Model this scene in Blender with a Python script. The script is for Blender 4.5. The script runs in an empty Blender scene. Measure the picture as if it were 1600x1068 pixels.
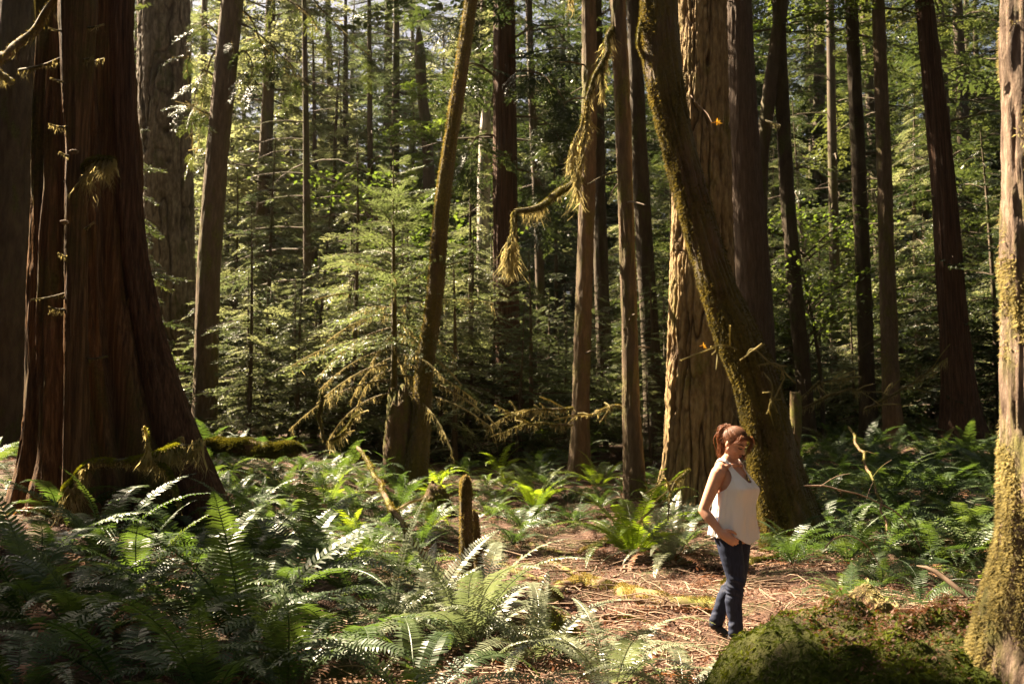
import bpy, math, random
import numpy as np
from mathutils import Matrix, Vector, Euler
rng = np.random.default_rng(7)
random.seed(7)
SC = bpy.context.scene
COL = SC.collection
R = math.radians

# ------------------------------------------------------------------ camera model (photo pixels 1600 x 1068)
CAMZ = 1.55
FPX = 1556.0
PITCH = math.atan2(690 - 534, FPX)
cp, sp = math.cos(PITCH), math.sin(PITCH)

def P(px, py, Y):
    """World point seen at photo pixel (px, py) at ground distance Y."""
    a, b = px - 800.0, 534.0 - py
    dy = FPX * cp - b * sp
    dz = FPX * sp + b * cp
    s = Y / dy
    return np.array([a * s, Y, CAMZ + dz * s])

def W(wpx, Y):
    return wpx * Y / FPX

# ------------------------------------------------------------------ noise
def _hash(i, j, k):
    h = (i.astype(np.int64) * 374761393 + j.astype(np.int64) * 668265263 + k.astype(np.int64) * 2147483647 + 1013)
    h = ((h ^ (h >> 13)) & 0x7fffffff) * 1274126177
    h = h & 0x7fffffff
    h = (h ^ (h >> 15)) * 668265263 & 0x7fffffff
    return (h & 0xffffff) / float(0xffffff)

def vnoise(p):
    p = np.asarray(p, float)
    f = np.floor(p); w = p - f; w = w * w * (3 - 2 * w); f = f.astype(np.int64)
    i, j, k = f[..., 0], f[..., 1], f[..., 2]
    r = 0
    for a in (0, 1):
        for b in (0, 1):
            for c in (0, 1):
                wt = (w[..., 0] if a else 1 - w[..., 0]) * (w[..., 1] if b else 1 - w[..., 1]) * (w[..., 2] if c else 1 - w[..., 2])
                r = r + wt * _hash(i + a, j + b, k + c)
    return r

def fbm(p, o=3):
    p = np.asarray(p, float); s = 0; a = 0.5; t = 0
    for q in range(o):
        s = s + a * vnoise(p + 17.3 * q); t += a; a *= 0.5; p = p * 2.03
    return s / t

def smooth(a, b, x):
    t = np.clip((x - a) / (b - a), 0, 1)
    return t * t * (3 - 2 * t)

# ------------------------------------------------------------------ ground height
_gy = np.array([-60, 0, 6, 12, 14, 17, 21, 26, 35, 60, 120, 400, 1200.])
_gz = np.array([-0.3, -0.1, 0.0, 0.0, 0.10, 0.50, 1.02, 1.55, 2.1, 2.9, 4.5, 9, 20.])

def G(x, y):
    x = np.asarray(x, float); y = np.asarray(y, float)
    z = np.interp(y, _gy, _gz)
    left = smooth(-1.8, -6.0, x) * smooth(4.0, 9.0, y) * (1 - smooth(16, 26, y)) * 0.72
    right = smooth(2.5, 6.5, x) * smooth(11.0, 15.0, y) * (1 - smooth(20, 30, y)) * 0.25
    q = np.stack([x, y, 0 * x], -1)
    near = 1 - smooth(40, 90, np.abs(y))
    n = (fbm(q * 0.55, 3) - 0.5) * 0.34 * near + (fbm(q * 0.12, 2) - 0.5) * 0.5 * smooth(18, 40, y)
    return z + left + right + n

def GP(px, py):
    """Ground point under photo pixel."""
    lo, prev = 2.0, 2.0
    for Y in np.arange(3.0, 90, 0.1):
        p = P(px, py, Y)
        if p[2] < G(p[0], Y):
            break
    return np.array([p[0], Y, float(G(p[0], Y))])

# ------------------------------------------------------------------ sun
SUN_A, SUN_E = R(32), R(48)
SUN = np.array([-math.cos(SUN_E) * math.cos(SUN_A), math.cos(SUN_E) * math.sin(SUN_A), math.sin(SUN_E)])

# ------------------------------------------------------------------ mesh helpers
class Acc:
    def __init__(s):
        s.v = []; s.f = []; s.n = 0; s.fm = []
    def add(s, v, f, m=0):
        v = np.asarray(v, float).reshape(-1, 3); f = np.asarray(f, np.int64)
        s.v.append(v); s.f.append(f + s.n); s.n += len(v); s.fm.append(np.full(len(f), m, np.int32))
    def quads(s, Q, m=0):
        Q = np.asarray(Q, float).reshape(-1, 4, 3)
        s.add(Q.reshape(-1, 3), np.arange(len(Q) * 4).reshape(-1, 4), m)
    def verts(s): return np.concatenate(s.v)
    def faces(s): return np.concatenate(s.f)

def mesh_np(name, V, F, mats, smooth_sh=True, fm=None):
    me = bpy.data.meshes.new(name)
    V = np.asarray(V, np.float32); F = np.asarray(F, np.int32)
    k = F.shape[1]
    me.vertices.add(len(V)); me.vertices.foreach_set('co', V.ravel())
    me.loops.add(F.size); me.loops.foreach_set('vertex_index', F.ravel())
    me.polygons.add(len(F))
    me.polygons.foreach_set('loop_start', np.arange(0, F.size, k, dtype=np.int32))
    me.polygons.foreach_set('use_smooth', np.full(len(F), bool(smooth_sh)))
    if not isinstance(mats, (list, tuple)): mats = [mats]
    for m in mats: me.materials.append(m)
    if fm is not None: me.polygons.foreach_set('material_index', np.asarray(fm, np.int32))
    me.update(calc_edges=True)
    return me

def ob(name, me, parent=None, loc=None, rot=None, scale=None):
    o = bpy.data.objects.new(name, me)
    COL.objects.link(o)
    if parent is not None: o.parent = parent
    if loc is not None: o.location = loc
    if rot is not None: o.rotation_euler = rot
    if scale is not None: o.scale = (scale,) * 3 if np.isscalar(scale) else scale
    return o

def acc_ob(name, acc, mats, parent=None, smooth_sh=True, origin=None):
    V = acc.verts()
    if origin is not None: V = V - np.asarray(origin)
    return ob(name, mesh_np(name, V, acc.faces(), mats, smooth_sh, np.concatenate(acc.fm)), parent)

def tag(o, label, cat, group=None):
    o['label'] = label; o['category'] = cat
    if group: o['group'] = group
    return o

def thing(name, label, cat, loc, group=None):
    o = ob(name, None, None, [float(c) for c in loc])
    o.empty_display_size = 0.2
    return tag(o, label, cat, group)

def frames(pts):
    pts = np.asarray(pts, float)
    t = np.gradient(pts, axis=0)
    t /= np.linalg.norm(t, axis=1)[:, None] + 1e-12
    ref = np.array([0.0, -1.0, 0.0])
    if abs(t[:, 1]).mean() > 0.8: ref = np.array([1.0, 0, 0])
    u = ref - t * (t @ ref)[:, None]
    u /= np.linalg.norm(u, axis=1)[:, None] + 1e-12
    v = np.cross(t, u)
    return t, u, v

def resample(pts, rad, n=None, step=None, s=None):
    """Catmull-like smooth resample of a polyline with radii."""
    pts = np.asarray(pts, float); rad = np.asarray(rad, float)
    L = np.concatenate([[0], np.cumsum(np.linalg.norm(np.diff(pts, axis=0), axis=1))])
    if s is None:
        n = n or max(3, int(L[-1] / step) + 1)
        s = np.linspace(0, L[-1], n)
    # cubic hermite
    m = np.gradient(np.column_stack([pts, rad]), L, axis=0) if len(pts) > 2 else np.repeat(((np.column_stack([pts, rad])[1] - np.column_stack([pts, rad])[0]) / L[-1])[None], 2, 0)
    d = np.column_stack([pts, rad])
    i = np.clip(np.searchsorted(L, s, 'right') - 1, 0, len(L) - 2)
    h = (L[i + 1] - L[i]); t = ((s - L[i]) / h)[:, None]; h = h[:, None]
    o = (2*t**3 - 3*t**2 + 1) * d[i] + (t**3 - 2*t**2 + t) * h * m[i] + (-2*t**3 + 3*t**2) * d[i + 1] + (t**3 - t**2) * h * m[i + 1]
    return o[:, :3], np.maximum(o[:, 3], 1e-4), s

def tube(pts, rad, nr=8, disp=None, s=None):
    """Quad tube; disp(theta, s, pos) -> added radius (array)."""
    pts = np.asarray(pts, float); rad = np.asarray(rad, float)
    t, u, v = frames(pts)
    th = np.linspace(0, 2 * math.pi, nr, endpoint=False)
    n = len(pts)
    c, sn = np.cos(th), np.sin(th)
    dirs = u[:, None, :] * c[None, :, None] + v[:, None, :] * sn[None, :, None]
    rr = np.repeat(rad[:, None], nr, 1)
    if disp is not None:
        if s is None: s = np.concatenate([[0], np.cumsum(np.linalg.norm(np.diff(pts, axis=0), axis=1))])
        TH, S = np.meshgrid(th, s)
        rr = rr + disp(TH, S, rr, pts[:, None, :] + dirs * rr[..., None])
    V = pts[:, None, :] + dirs * rr[..., None]
    i = np.arange(n - 1)[:, None]; j = np.arange(nr)[None, :]; j2 = (j + 1) % nr
    F = np.stack([i * nr + j, i * nr + j2, (i + 1) * nr + j2, (i + 1) * nr + j], -1).reshape(-1, 4)
    return V.reshape(-1, 3), F

def stick(acc, pts, r0, r1, nr=5, step=0.12, wob=0.0, m=0):
    p, r, s = resample(pts, np.linspace(r0, r1, len(pts)), step=step)
    if wob: p = p + (np.stack([vnoise(np.column_stack([s * 4, s * 0 + k * 9 + p[0, 0], s * 0 + p[0, 1]])) for k in range(3)], -1) - 0.5) * wob
    V, F = tube(p, r, nr)
    acc.add(V, F, m)
    return p, r

def rotz(a): return np.array([[math.cos(a), -math.sin(a), 0], [math.sin(a), math.cos(a), 0], [0, 0, 1]])
def roty(a): return np.array([[math.cos(a), 0, math.sin(a)], [0, 1, 0], [-math.sin(a), 0, math.cos(a)]])
def rotx(a): return np.array([[1, 0, 0], [0, math.cos(a), -math.sin(a)], [0, math.sin(a), math.cos(a)]])

# ------------------------------------------------------------------ materials
def newmat(name):
    m = bpy.data.materials.new(name); m.use_nodes = True
    nt = m.node_tree; nt.nodes.clear()
    return m, nt, nt.nodes.new, nt.links.new

def ramp(nt, stops):
    r = nt.nodes.new('ShaderNodeValToRGB')
    el = r.color_ramp.elements
    while len(el) < len(stops): el.new(0.5)
    for e, (p, c) in zip(el, stops):
        e.position = p; e.color = (*c, 1)
    return r

def noise_node(nt, scale=(1, 1, 1), detail=4, rough=0.6, coord='Object', dist=0.0):
    tc = nt.nodes.new('ShaderNodeTexCoord'); mp = nt.nodes.new('ShaderNodeMapping')
    mp.inputs['Scale'].default_value = scale
    nz = nt.nodes.new('ShaderNodeTexNoise'); nz.inputs['Scale'].default_value = 1.0
    nz.inputs['Detail'].default_value = detail; nz.inputs['Roughness'].default_value = rough
    nz.inputs['Distortion'].default_value = dist
    nt.links.new(tc.outputs[coord], mp.inputs['Vector']); nt.links.new(mp.outputs[0], nz.inputs['Vector'])
    return nz

def surf_mat(name, stops, scale, rough=0.85, bump=0.4, bscale=None, bdist=0.01, moss=None, spec=0.25, sheen=0.0, mscale=3.0, mrange=(0.5, 0.62)):
    m, nt, N, L = newmat(name)
    out = N('ShaderNodeOutputMaterial'); b = N('ShaderNodeBsdfPrincipled')
    nz = noise_node(nt, scale, 5, 0.65)
    rp = ramp(nt, stops); L(nz.outputs['Fac'], rp.inputs[0])
    col = rp.outputs[0]
    if moss:
        mz = noise_node(nt, (mscale, mscale, mscale * 0.45), 6, 0.65)
        mr = ramp(nt, [(mrange[0], (0, 0, 0)), (mrange[1], (1, 1, 1))]); L(mz.outputs['Fac'], mr.inputs[0])
        mx = N('ShaderNodeMix'); mx.data_type = 'RGBA'
        L(mr.outputs[0], mx.inputs['Factor']); L(col, mx.inputs['A'])
        mv = noise_node(nt, (25, 25, 25), 3)
        mc = ramp(nt, [(0.3, tuple(c * 0.6 for c in moss)), (0.7, tuple(min(1, c * 1.35) for c in moss))]); L(mv.outputs['Fac'], mc.inputs[0])
        L(mc.outputs[0], mx.inputs['B']); col = mx.outputs['Result']
    L(col, b.inputs['Base Color'])
    b.inputs['Roughness'].default_value = rough; b.inputs['Specular IOR Level'].default_value = spec
    if sheen: b.inputs['Sheen Weight'].default_value = sheen
    if bump:
        bs = bscale or tuple(s * 2.5 for s in scale)
        bz = noise_node(nt, bs, 6, 0.7)
        bp = N('ShaderNodeBump'); bp.inputs['Strength'].default_value = bump; bp.inputs['Distance'].default_value = bdist
        L(bz.outputs['Fac'], bp.inputs['Height']); L(bp.outputs[0], b.inputs['Normal'])
    L(b.outputs[0], out.inputs[0])
    return m

def leaf_mat(name, stops, trans, tfac=0.4, rough=0.45, spec=0.4, nscale=1.2, objvar=True):
    m, nt, N, L = newmat(name)
    out = N('ShaderNodeOutputMaterial'); b = N('ShaderNodeBsdfPrincipled'); t = N('ShaderNodeBsdfTranslucent'); mix = N('ShaderNodeMixShader')
    nz = noise_node(nt, (nscale,) * 3, 3, 0.6)
    oi = N('ShaderNodeObjectInfo')
    ad = N('ShaderNodeMath'); ad.operation = 'MULTIPLY_ADD'
    ad.inputs[1].default_value = 0.35 if objvar else 0.0
    L(oi.outputs['Random'], ad.inputs[0]); L(nz.outputs['Fac'], ad.inputs[2])
    sb = N('ShaderNodeMath'); sb.operation = 'SUBTRACT'; sb.inputs[1].default_value = 0.17 if objvar else 0.0
    L(ad.outputs[0], sb.inputs[0])
    rp = ramp(nt, stops); L(sb.outputs[0], rp.inputs[0])
    L(rp.outputs[0], b.inputs['Base Color'])
    mx = N('ShaderNodeMix'); mx.data_type = 'RGBA'; mx.blend_type = 'MULTIPLY'; mx.inputs['Factor'].default_value = 1.0
    L(rp.outputs[0], mx.inputs['A']); mx.inputs['B'].default_value = (*trans, 1)
    L(mx.outputs['Result'], t.inputs['Color'])
    b.inputs['Roughness'].default_value = rough; b.inputs['Specular IOR Level'].default_value = spec
    mix.inputs[0].default_value = tfac
    L(b.outputs[0], mix.inputs[1]); L(t.outputs[0], mix.inputs[2]); L(mix.outputs[0], out.inputs[0])
    return m

M = {}
M['cedar'] = surf_mat('cedar_bark', [(0.3, (0.045, 0.025, 0.013)), (0.5, (0.13, 0.068, 0.033)), (0.68, (0.26, 0.145, 0.07))], (26, 26, 0.8), bump=1.0, bscale=(60, 60, 2.5), bdist=0.05, moss=(0.085, 0.075, 0.018), mscale=1.4, mrange=(0.5, 0.66))
M['redcedar'] = surf_mat('red_cedar_bark', [(0.3, (0.028, 0.015, 0.009)), (0.5, (0.095, 0.048, 0.028)), (0.7, (0.18, 0.095, 0.058))], (34, 34, 1.0), bump=1.0, bscale=(70, 70, 2.5), bdist=0.05)
M['fir'] = surf_mat('fir_bark', [(0.25, (0.137, 0.085, 0.041)), (0.50, (0.273, 0.175, 0.077)), (0.75, (0.399, 0.270, 0.117))], (9, 9, 2.5), bump=1.0, bdist=0.03, moss=(0.144, 0.126, 0.027), mscale=1.8, mrange=(0.52, 0.7))
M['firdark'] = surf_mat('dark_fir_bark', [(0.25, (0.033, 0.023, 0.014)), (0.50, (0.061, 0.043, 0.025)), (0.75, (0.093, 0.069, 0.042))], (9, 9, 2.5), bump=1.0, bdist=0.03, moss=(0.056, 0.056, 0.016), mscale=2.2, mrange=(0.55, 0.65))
M['hemlock'] = surf_mat('hemlock_bark', [(0.25, (0.066, 0.044, 0.026)), (0.50, (0.117, 0.079, 0.048)), (0.75, (0.187, 0.131, 0.079))], (14, 14, 3), bump=1.0, bdist=0.03, moss=(0.108, 0.099, 0.023), mscale=2.5, mrange=(0.5, 0.66))
M['smoothbark'] = surf_mat('ridged_bark', [(0.25, (0.056, 0.037, 0.027)), (0.50, (0.101, 0.068, 0.048)), (0.75, (0.150, 0.107, 0.075))], (30, 30, 3), bump=1.0, bdist=0.03)
M['farbark'] = surf_mat('far_bark', [(0.30, (0.053, 0.039, 0.027)), (0.70, (0.120, 0.086, 0.058))], (10, 10, 1.5), bump=0.0, moss=(0.072, 0.072, 0.020), mscale=1.2)
M['palebark'] = surf_mat('pale_bark', [(0.3, (0.18, 0.15, 0.12)), (0.55, (0.42, 0.37, 0.32)), (0.75, (0.6, 0.55, 0.5))], (8, 8, 2), bump=0.4)
M['mossbark'] = surf_mat('mossy_bark', [(0.30, (0.056, 0.034, 0.017)), (0.70, (0.136, 0.083, 0.038))], (12, 12, 4), bump=1.0, bdist=0.03, moss=(0.090, 0.069, 0.012), mscale=2.2, mrange=(0.38, 0.55), sheen=0.15)
M['moss'] = leaf_mat('moss', [(0.30, (0.056, 0.058, 0.010)), (0.50, (0.105, 0.101, 0.018)), (0.70, (0.158, 0.125, 0.028))], (1.3, 1.15, 0.8), 0.35, 0.8, 0.1, 3.0)
M['greenmoss'] = leaf_mat('green_moss', [(0.30, (0.053, 0.072, 0.011)), (0.50, (0.128, 0.152, 0.017)), (0.68, (0.225, 0.232, 0.028))], (1.3, 1.2, 0.7), 0.3, 0.8, 0.1, 4.0)
M['hangmoss'] = leaf_mat('hanging_moss', [(0.3, (0.22, 0.19, 0.085)), (0.6, (0.4, 0.35, 0.18)), (0.8, (0.54, 0.48, 0.28))], (1.1, 1.02, 0.8), 0.55, 0.8, 0.1, 6.0)
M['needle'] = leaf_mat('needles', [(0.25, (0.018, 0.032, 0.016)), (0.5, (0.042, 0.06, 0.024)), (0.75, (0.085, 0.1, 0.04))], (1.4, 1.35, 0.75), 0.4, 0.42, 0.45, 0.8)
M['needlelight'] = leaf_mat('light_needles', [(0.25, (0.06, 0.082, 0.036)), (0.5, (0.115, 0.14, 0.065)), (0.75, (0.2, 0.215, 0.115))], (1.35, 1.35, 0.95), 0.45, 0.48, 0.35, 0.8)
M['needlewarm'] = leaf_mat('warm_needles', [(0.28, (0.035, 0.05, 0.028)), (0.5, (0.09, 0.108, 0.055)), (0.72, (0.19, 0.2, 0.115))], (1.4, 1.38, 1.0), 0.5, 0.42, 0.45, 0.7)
M['broad'] = leaf_mat('broad_leaves', [(0.25, (0.04, 0.065, 0.018)), (0.5, (0.075, 0.11, 0.03)), (0.75, (0.13, 0.165, 0.055))], (1.5, 1.5, 0.7), 0.5, 0.45, 0.4, 1.5)
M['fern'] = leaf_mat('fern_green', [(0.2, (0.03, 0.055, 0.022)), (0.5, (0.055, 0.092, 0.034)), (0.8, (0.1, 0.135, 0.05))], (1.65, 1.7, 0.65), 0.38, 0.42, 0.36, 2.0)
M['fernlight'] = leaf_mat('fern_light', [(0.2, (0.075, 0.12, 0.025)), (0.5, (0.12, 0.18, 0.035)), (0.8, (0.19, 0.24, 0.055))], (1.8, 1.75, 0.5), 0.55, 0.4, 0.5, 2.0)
M['fernsunlit'] = leaf_mat('fern_sunlit', [(0.2, (0.10, 0.12, 0.07)), (0.5, (0.18, 0.2, 0.125)), (0.8, (0.27, 0.28, 0.19))], (1.0, 1.12, 0.7), 0.3, 0.34, 0.65, 2.0)  # paler copy of fern green; the sun's sheen is put into the colour
M['ferndead'] = leaf_mat('fern_dead', [(0.25, (0.07, 0.03, 0.015)), (0.5, (0.17, 0.075, 0.035)), (0.75, (0.3, 0.15, 0.075))], (1.2, 0.9, 0.6), 0.3, 0.6, 0.3, 6.0)
M['litter'] = leaf_mat('litter', [(0.3, (0.06, 0.03, 0.022)), (0.5, (0.14, 0.07, 0.046)), (0.68, (0.31, 0.18, 0.13))], (1.1, 0.9, 0.7), 0.2, 0.7, 0.2, 60.0, False)
M['twig'] = surf_mat('twig', [(0.3, (0.12, 0.075, 0.05)), (0.7, (0.34, 0.24, 0.17))], (9, 9, 9), bump=0.0)
M['deadwood'] = surf_mat('dead_wood', [(0.3, (0.08, 0.045, 0.028)), (0.7, (0.22, 0.14, 0.085))], (10, 10, 4), bump=0.5, moss=(0.14, 0.14, 0.03), mscale=4, mrange=(0.45, 0.6))
M['stump'] = surf_mat('rotten_wood', [(0.3, (0.05, 0.028, 0.016)), (0.7, (0.14, 0.08, 0.045))], (12, 12, 3), bump=0.8, bdist=0.02, moss=(0.08, 0.085, 0.015), mscale=3, mrange=(0.45, 0.6))
M['soil'] = surf_mat('forest_soil', [(0.3, (0.04, 0.022, 0.014)), (0.5, (0.08, 0.04, 0.026)), (0.7, (0.16, 0.09, 0.06))], (5, 5, 5), bump=0.9, bscale=(22, 22, 22), bdist=0.06, moss=(0.055, 0.06, 0.018), mscale=1.1, mrange=(0.49, 0.62))
M['fungus'] = surf_mat('shelf_fungus', [(0.3, (0.1, 0.06, 0.035)), (0.7, (0.27, 0.18, 0.11))], (30, 30, 30), bump=0.4)
M['yellowleaf'] = leaf_mat('autumn_leaf', [(0.3, (0.5, 0.24, 0.03)), (0.7, (0.62, 0.36, 0.06))], (1.2, 1.0, 0.6), 0.5, 0.5, 0.3, 20)
M['nearbark'] = surf_mat('maple_bark', [(0.32, (0.09, 0.055, 0.038)), (0.5, (0.2, 0.135, 0.095)), (0.66, (0.36, 0.26, 0.19))], (26, 26, 6), bump=1.0, bscale=(50, 50, 14), bdist=0.03, moss=(0.13, 0.115, 0.035), mscale=5, mrange=(0.48, 0.6))
M['mound'] = surf_mat('mossy_humus', [(0.3, (0.03, 0.022, 0.012)), (0.7, (0.1, 0.065, 0.04))], (9, 9, 9), bump=1.0, bscale=(30, 30, 30), bdist=0.04, moss=(0.07, 0.075, 0.014), mscale=2.5, mrange=(0.36, 0.5))
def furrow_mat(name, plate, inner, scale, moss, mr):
    """Fir bark: grey corky plates; red-brown inner bark in the furrows, darkened like crack shade."""
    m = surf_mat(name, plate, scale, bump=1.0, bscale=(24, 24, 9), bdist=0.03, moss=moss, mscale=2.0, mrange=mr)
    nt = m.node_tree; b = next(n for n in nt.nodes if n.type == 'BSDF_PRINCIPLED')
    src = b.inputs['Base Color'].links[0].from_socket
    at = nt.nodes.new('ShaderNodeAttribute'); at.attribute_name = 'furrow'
    mx = nt.nodes.new('ShaderNodeMix'); mx.data_type = 'RGBA'; mx.inputs['B'].default_value = (*inner, 1)  # furrow colour set dark so the cracks read as shaded
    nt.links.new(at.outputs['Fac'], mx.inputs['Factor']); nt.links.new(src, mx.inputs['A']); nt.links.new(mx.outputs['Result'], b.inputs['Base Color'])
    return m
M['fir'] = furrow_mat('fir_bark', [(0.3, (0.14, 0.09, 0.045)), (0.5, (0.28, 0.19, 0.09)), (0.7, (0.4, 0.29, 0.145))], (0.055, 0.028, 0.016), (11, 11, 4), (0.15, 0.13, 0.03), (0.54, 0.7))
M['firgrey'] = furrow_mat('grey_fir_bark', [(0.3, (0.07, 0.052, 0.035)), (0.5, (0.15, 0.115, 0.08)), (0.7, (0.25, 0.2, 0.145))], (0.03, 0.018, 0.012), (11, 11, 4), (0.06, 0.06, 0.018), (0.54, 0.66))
M['goldmoss'] = leaf_mat('golden_moss', [(0.3, (0.055, 0.046, 0.013)), (0.5, (0.12, 0.098, 0.027)), (0.7, (0.23, 0.185, 0.065))], (1.4, 1.25, 0.9), 0.45, 0.7, 0.2, 3.0)
# ------------------------------------------------------------------ chosen sunlit spots; crowns are cut open from these towards the sun
TARGETS = []
def lit(px, py, Y, r): TARGETS.append((P(px, py, Y), r))
for y in (690, 760, 830, 900, 970): lit(1140, y, 8.0, 0.8)
for y in (20, 110, 200, 300, 400, 500, 600): lit(1005 + 0.2 * y, y, 14.0, 0.75)
for y in (40, 150, 260, 360, 470, 580, 660, 740): lit(1065, y, 17.0, 0.85)
for y in (80, 200, 320, 430, 540, 640): lit(975, y, 17.2, 0.6); lit(905, y, 19.6, 0.6)
for y in (20, 140, 260, 380, 500, 620, 720, 820, 900): lit(1580, y, 4.2, 0.5)
for x, y in ((870, 840), (960, 820), (1040, 830), (900, 900), (1000, 900), (1080, 900), (880, 980), (980, 980), (1070, 990), (790, 830), (1000, 1050), (1080, 1050), (1210, 890)): TARGETS.append((GP(x, y), 0.72))
for x, y, Y in ((740, 790, 11.5), (610, 830, 7.6), (700, 940, 7.3), (780, 930, 7.4), (930, 750, 11.5), (1000, 790, 10.5), (830, 750, 13), (960, 1000, 6.6), (1080, 1000, 6.6), (600, 1000, 6.7)): lit(x, y, Y, 0.55)
for x, y, Y in ((360, 700, 17), (430, 720, 15), (500, 700, 15), (560, 740, 14), (620, 720, 14), (450, 660, 19), (400, 690, 17.5), (690, 750, 13)): lit(x, y, Y, 0.9)
for x, y, Y in ((1340, 905, 5.2), (1290, 915, 5.2), (1400, 915, 5.2)): lit(x, y, Y, 0.3)
for x, y in ((612, 300), (560, 350), (660, 350), (520, 430), (480, 480), (600, 430), (690, 430), (540, 540), (620, 540), (470, 590), (680, 560), (440, 400)): lit(x, y, 19.0, 1.0)
for x, y in ((690, 100), (700, 250), (690, 400), (670, 520)): lit(x, y, 18.5, 0.6)
for x, y in ((930, 150), (905, 250), (890, 310), (830, 330), (795, 400)): lit(x, y, 16.5, 0.6)
for x, y, Y in ((985, 800, 9.6), (1040, 810, 9.8), (1000, 760, 9.6), (940, 820, 9.7), (1000, 940, 8.6), (900, 920, 8.8)): lit(x, y, Y, 0.7)
for x in (1200, 1280, 1360, 1440, 1510): lit(x, 928, 4.75, 0.4)
NCRIT = len(TARGETS)
for x in range(330, 760, 70):
    for y in range(20, 640, 80): lit(x, y, 30.0, 1.5)
for x, y in ((1240, 180), (1290, 260), (1500, 330), (1540, 420), (1430, 300), (1310, 480), (1450, 560), (1280, 600), (1400, 120), (1540, 520), (1345, 560), (1385, 600), (1482, 600), (820, 520), (860, 620), (1350, 690), (1440, 640)): lit(x, y, 30.0, 1.3)
TP = np.array([t[0] for t in TARGETS]); TR = np.array([t[1] for t in TARGETS])

def open_mask(C, pad=0.0):
    """True where a leaf at C would shade one of the sunlit spots."""
    out = np.zeros(len(C), bool)
    jit = 0.9 + 0.45 * vnoise(C * 0.9)
    for p, r in zip(TP, TR):
        v = C - p; t = v @ SUN
        d2 = (v * v).sum(1) - t * t
        out |= (t > 1.2) & (d2 < ((r + pad) * jit) ** 2)
    return out

def trunk_blocks(x, y, z0, z1, r, n=None):
    """Would a vertical trunk shade a sunlit spot?"""
    S2 = SUN[:2] / np.linalg.norm(SUN[:2])
    v = np.array([x, y]) - TP[:n, :2]
    t = v @ S2; d = np.abs(v @ np.array([-S2[1], S2[0]]))
    z = TP[:n, 2] + t * math.tan(SUN_E)
    return bool(np.any((t > 1.0) & (d < r + TR[:n] * 0.5) & (z < z1) & (z > z0)))

# ------------------------------------------------------------------ foliage sprays (leaf quads, base at origin, along +x, flat in xy, drooping -z)
def spray(n2, n3, leaf, lw, droop, seed, tip_up=0.0, ang=58, wid=0.42):
    g = np.random.default_rng(seed)
    Q = []
    def axis(t): return np.array([t, 0.06 * math.sin(3 * t + seed), -droop * t * t + tip_up * t ** 4])
    for i in range(n2):
        t = 0.14 + 0.86 * (i + g.uniform(0, 0.8)) / n2
        side = 1 if i % 2 else -1
        b = axis(t); l = wid * (0.25 + 0.75 * (1 - t) ** 0.75) * g.uniform(0.65, 1.15) * min(1, 0.45 + t * 2.2)
        a = R(ang) * (1 - 0.35 * t) * side + g.normal(0, 0.12)
        d = np.array([math.cos(a), math.sin(a), -0.10 + g.normal(0, 0.12)])
        k = max(2, int(n3 * l / wid))
        for j in range(k):
            u = (j + 0.4) / k
            c = b + d * l * u + np.array([0, 0, -0.28 * droop * (l * u) ** 2 * 6 - 0.015 * g.random()])
            for s2 in (-1, 1):
                aa = a + s2 * (0.75 - 0.25 * u) + g.normal(0, 0.15)
                e = np.array([math.cos(aa), math.sin(aa), -0.22 + g.normal(0, 0.22)]) * leaf * (1 - 0.45 * u) * g.uniform(0.7, 1.25)
                w = np.array([-math.sin(aa), math.cos(aa), g.normal(0, 0.45)]) * lw * (1 - 0.3 * u)
                Q.append([c, c + e * 0.45 + w, c + e, c + e * 0.45 - w])
    for j in range(6):
        c = axis(0.9 + 0.1 * j / 6); a = g.normal(0, 0.5)
        e = np.array([math.cos(a), math.sin(a), -0.1]) * leaf; w = np.array([-math.sin(a), math.cos(a), 0]) * lw
        Q.append([c, c + e * .45 + w, c + e, c + e * .45 - w])
    return np.array(Q)

SPR = [spray(22, 12, 0.068, 0.0155, 0.22 + 0.05 * k, 100 + k) for k in range(5)]
SPRFINE = [spray(24, 16, 0.055, 0.0085, 0.26 + 0.05 * k, 200 + k, tip_up=0.10) for k in range(5)]
SPRCOARSE = [spray(9, 5, 0.17, 0.042, 0.25 + 0.05 * k, 300 + k) for k in range(4)]
SPRMID = [spray(24, 12, 0.062, 0.017, 0.24 + 0.05 * k, 350 + k) for k in range(4)]

def put(Q, L, az, pitch, roll, loc):
    Mx = rotz(az) @ roty(-pitch) @ rotx(roll)
    return (Q * L) @ Mx.T + np.asarray(loc)

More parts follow.
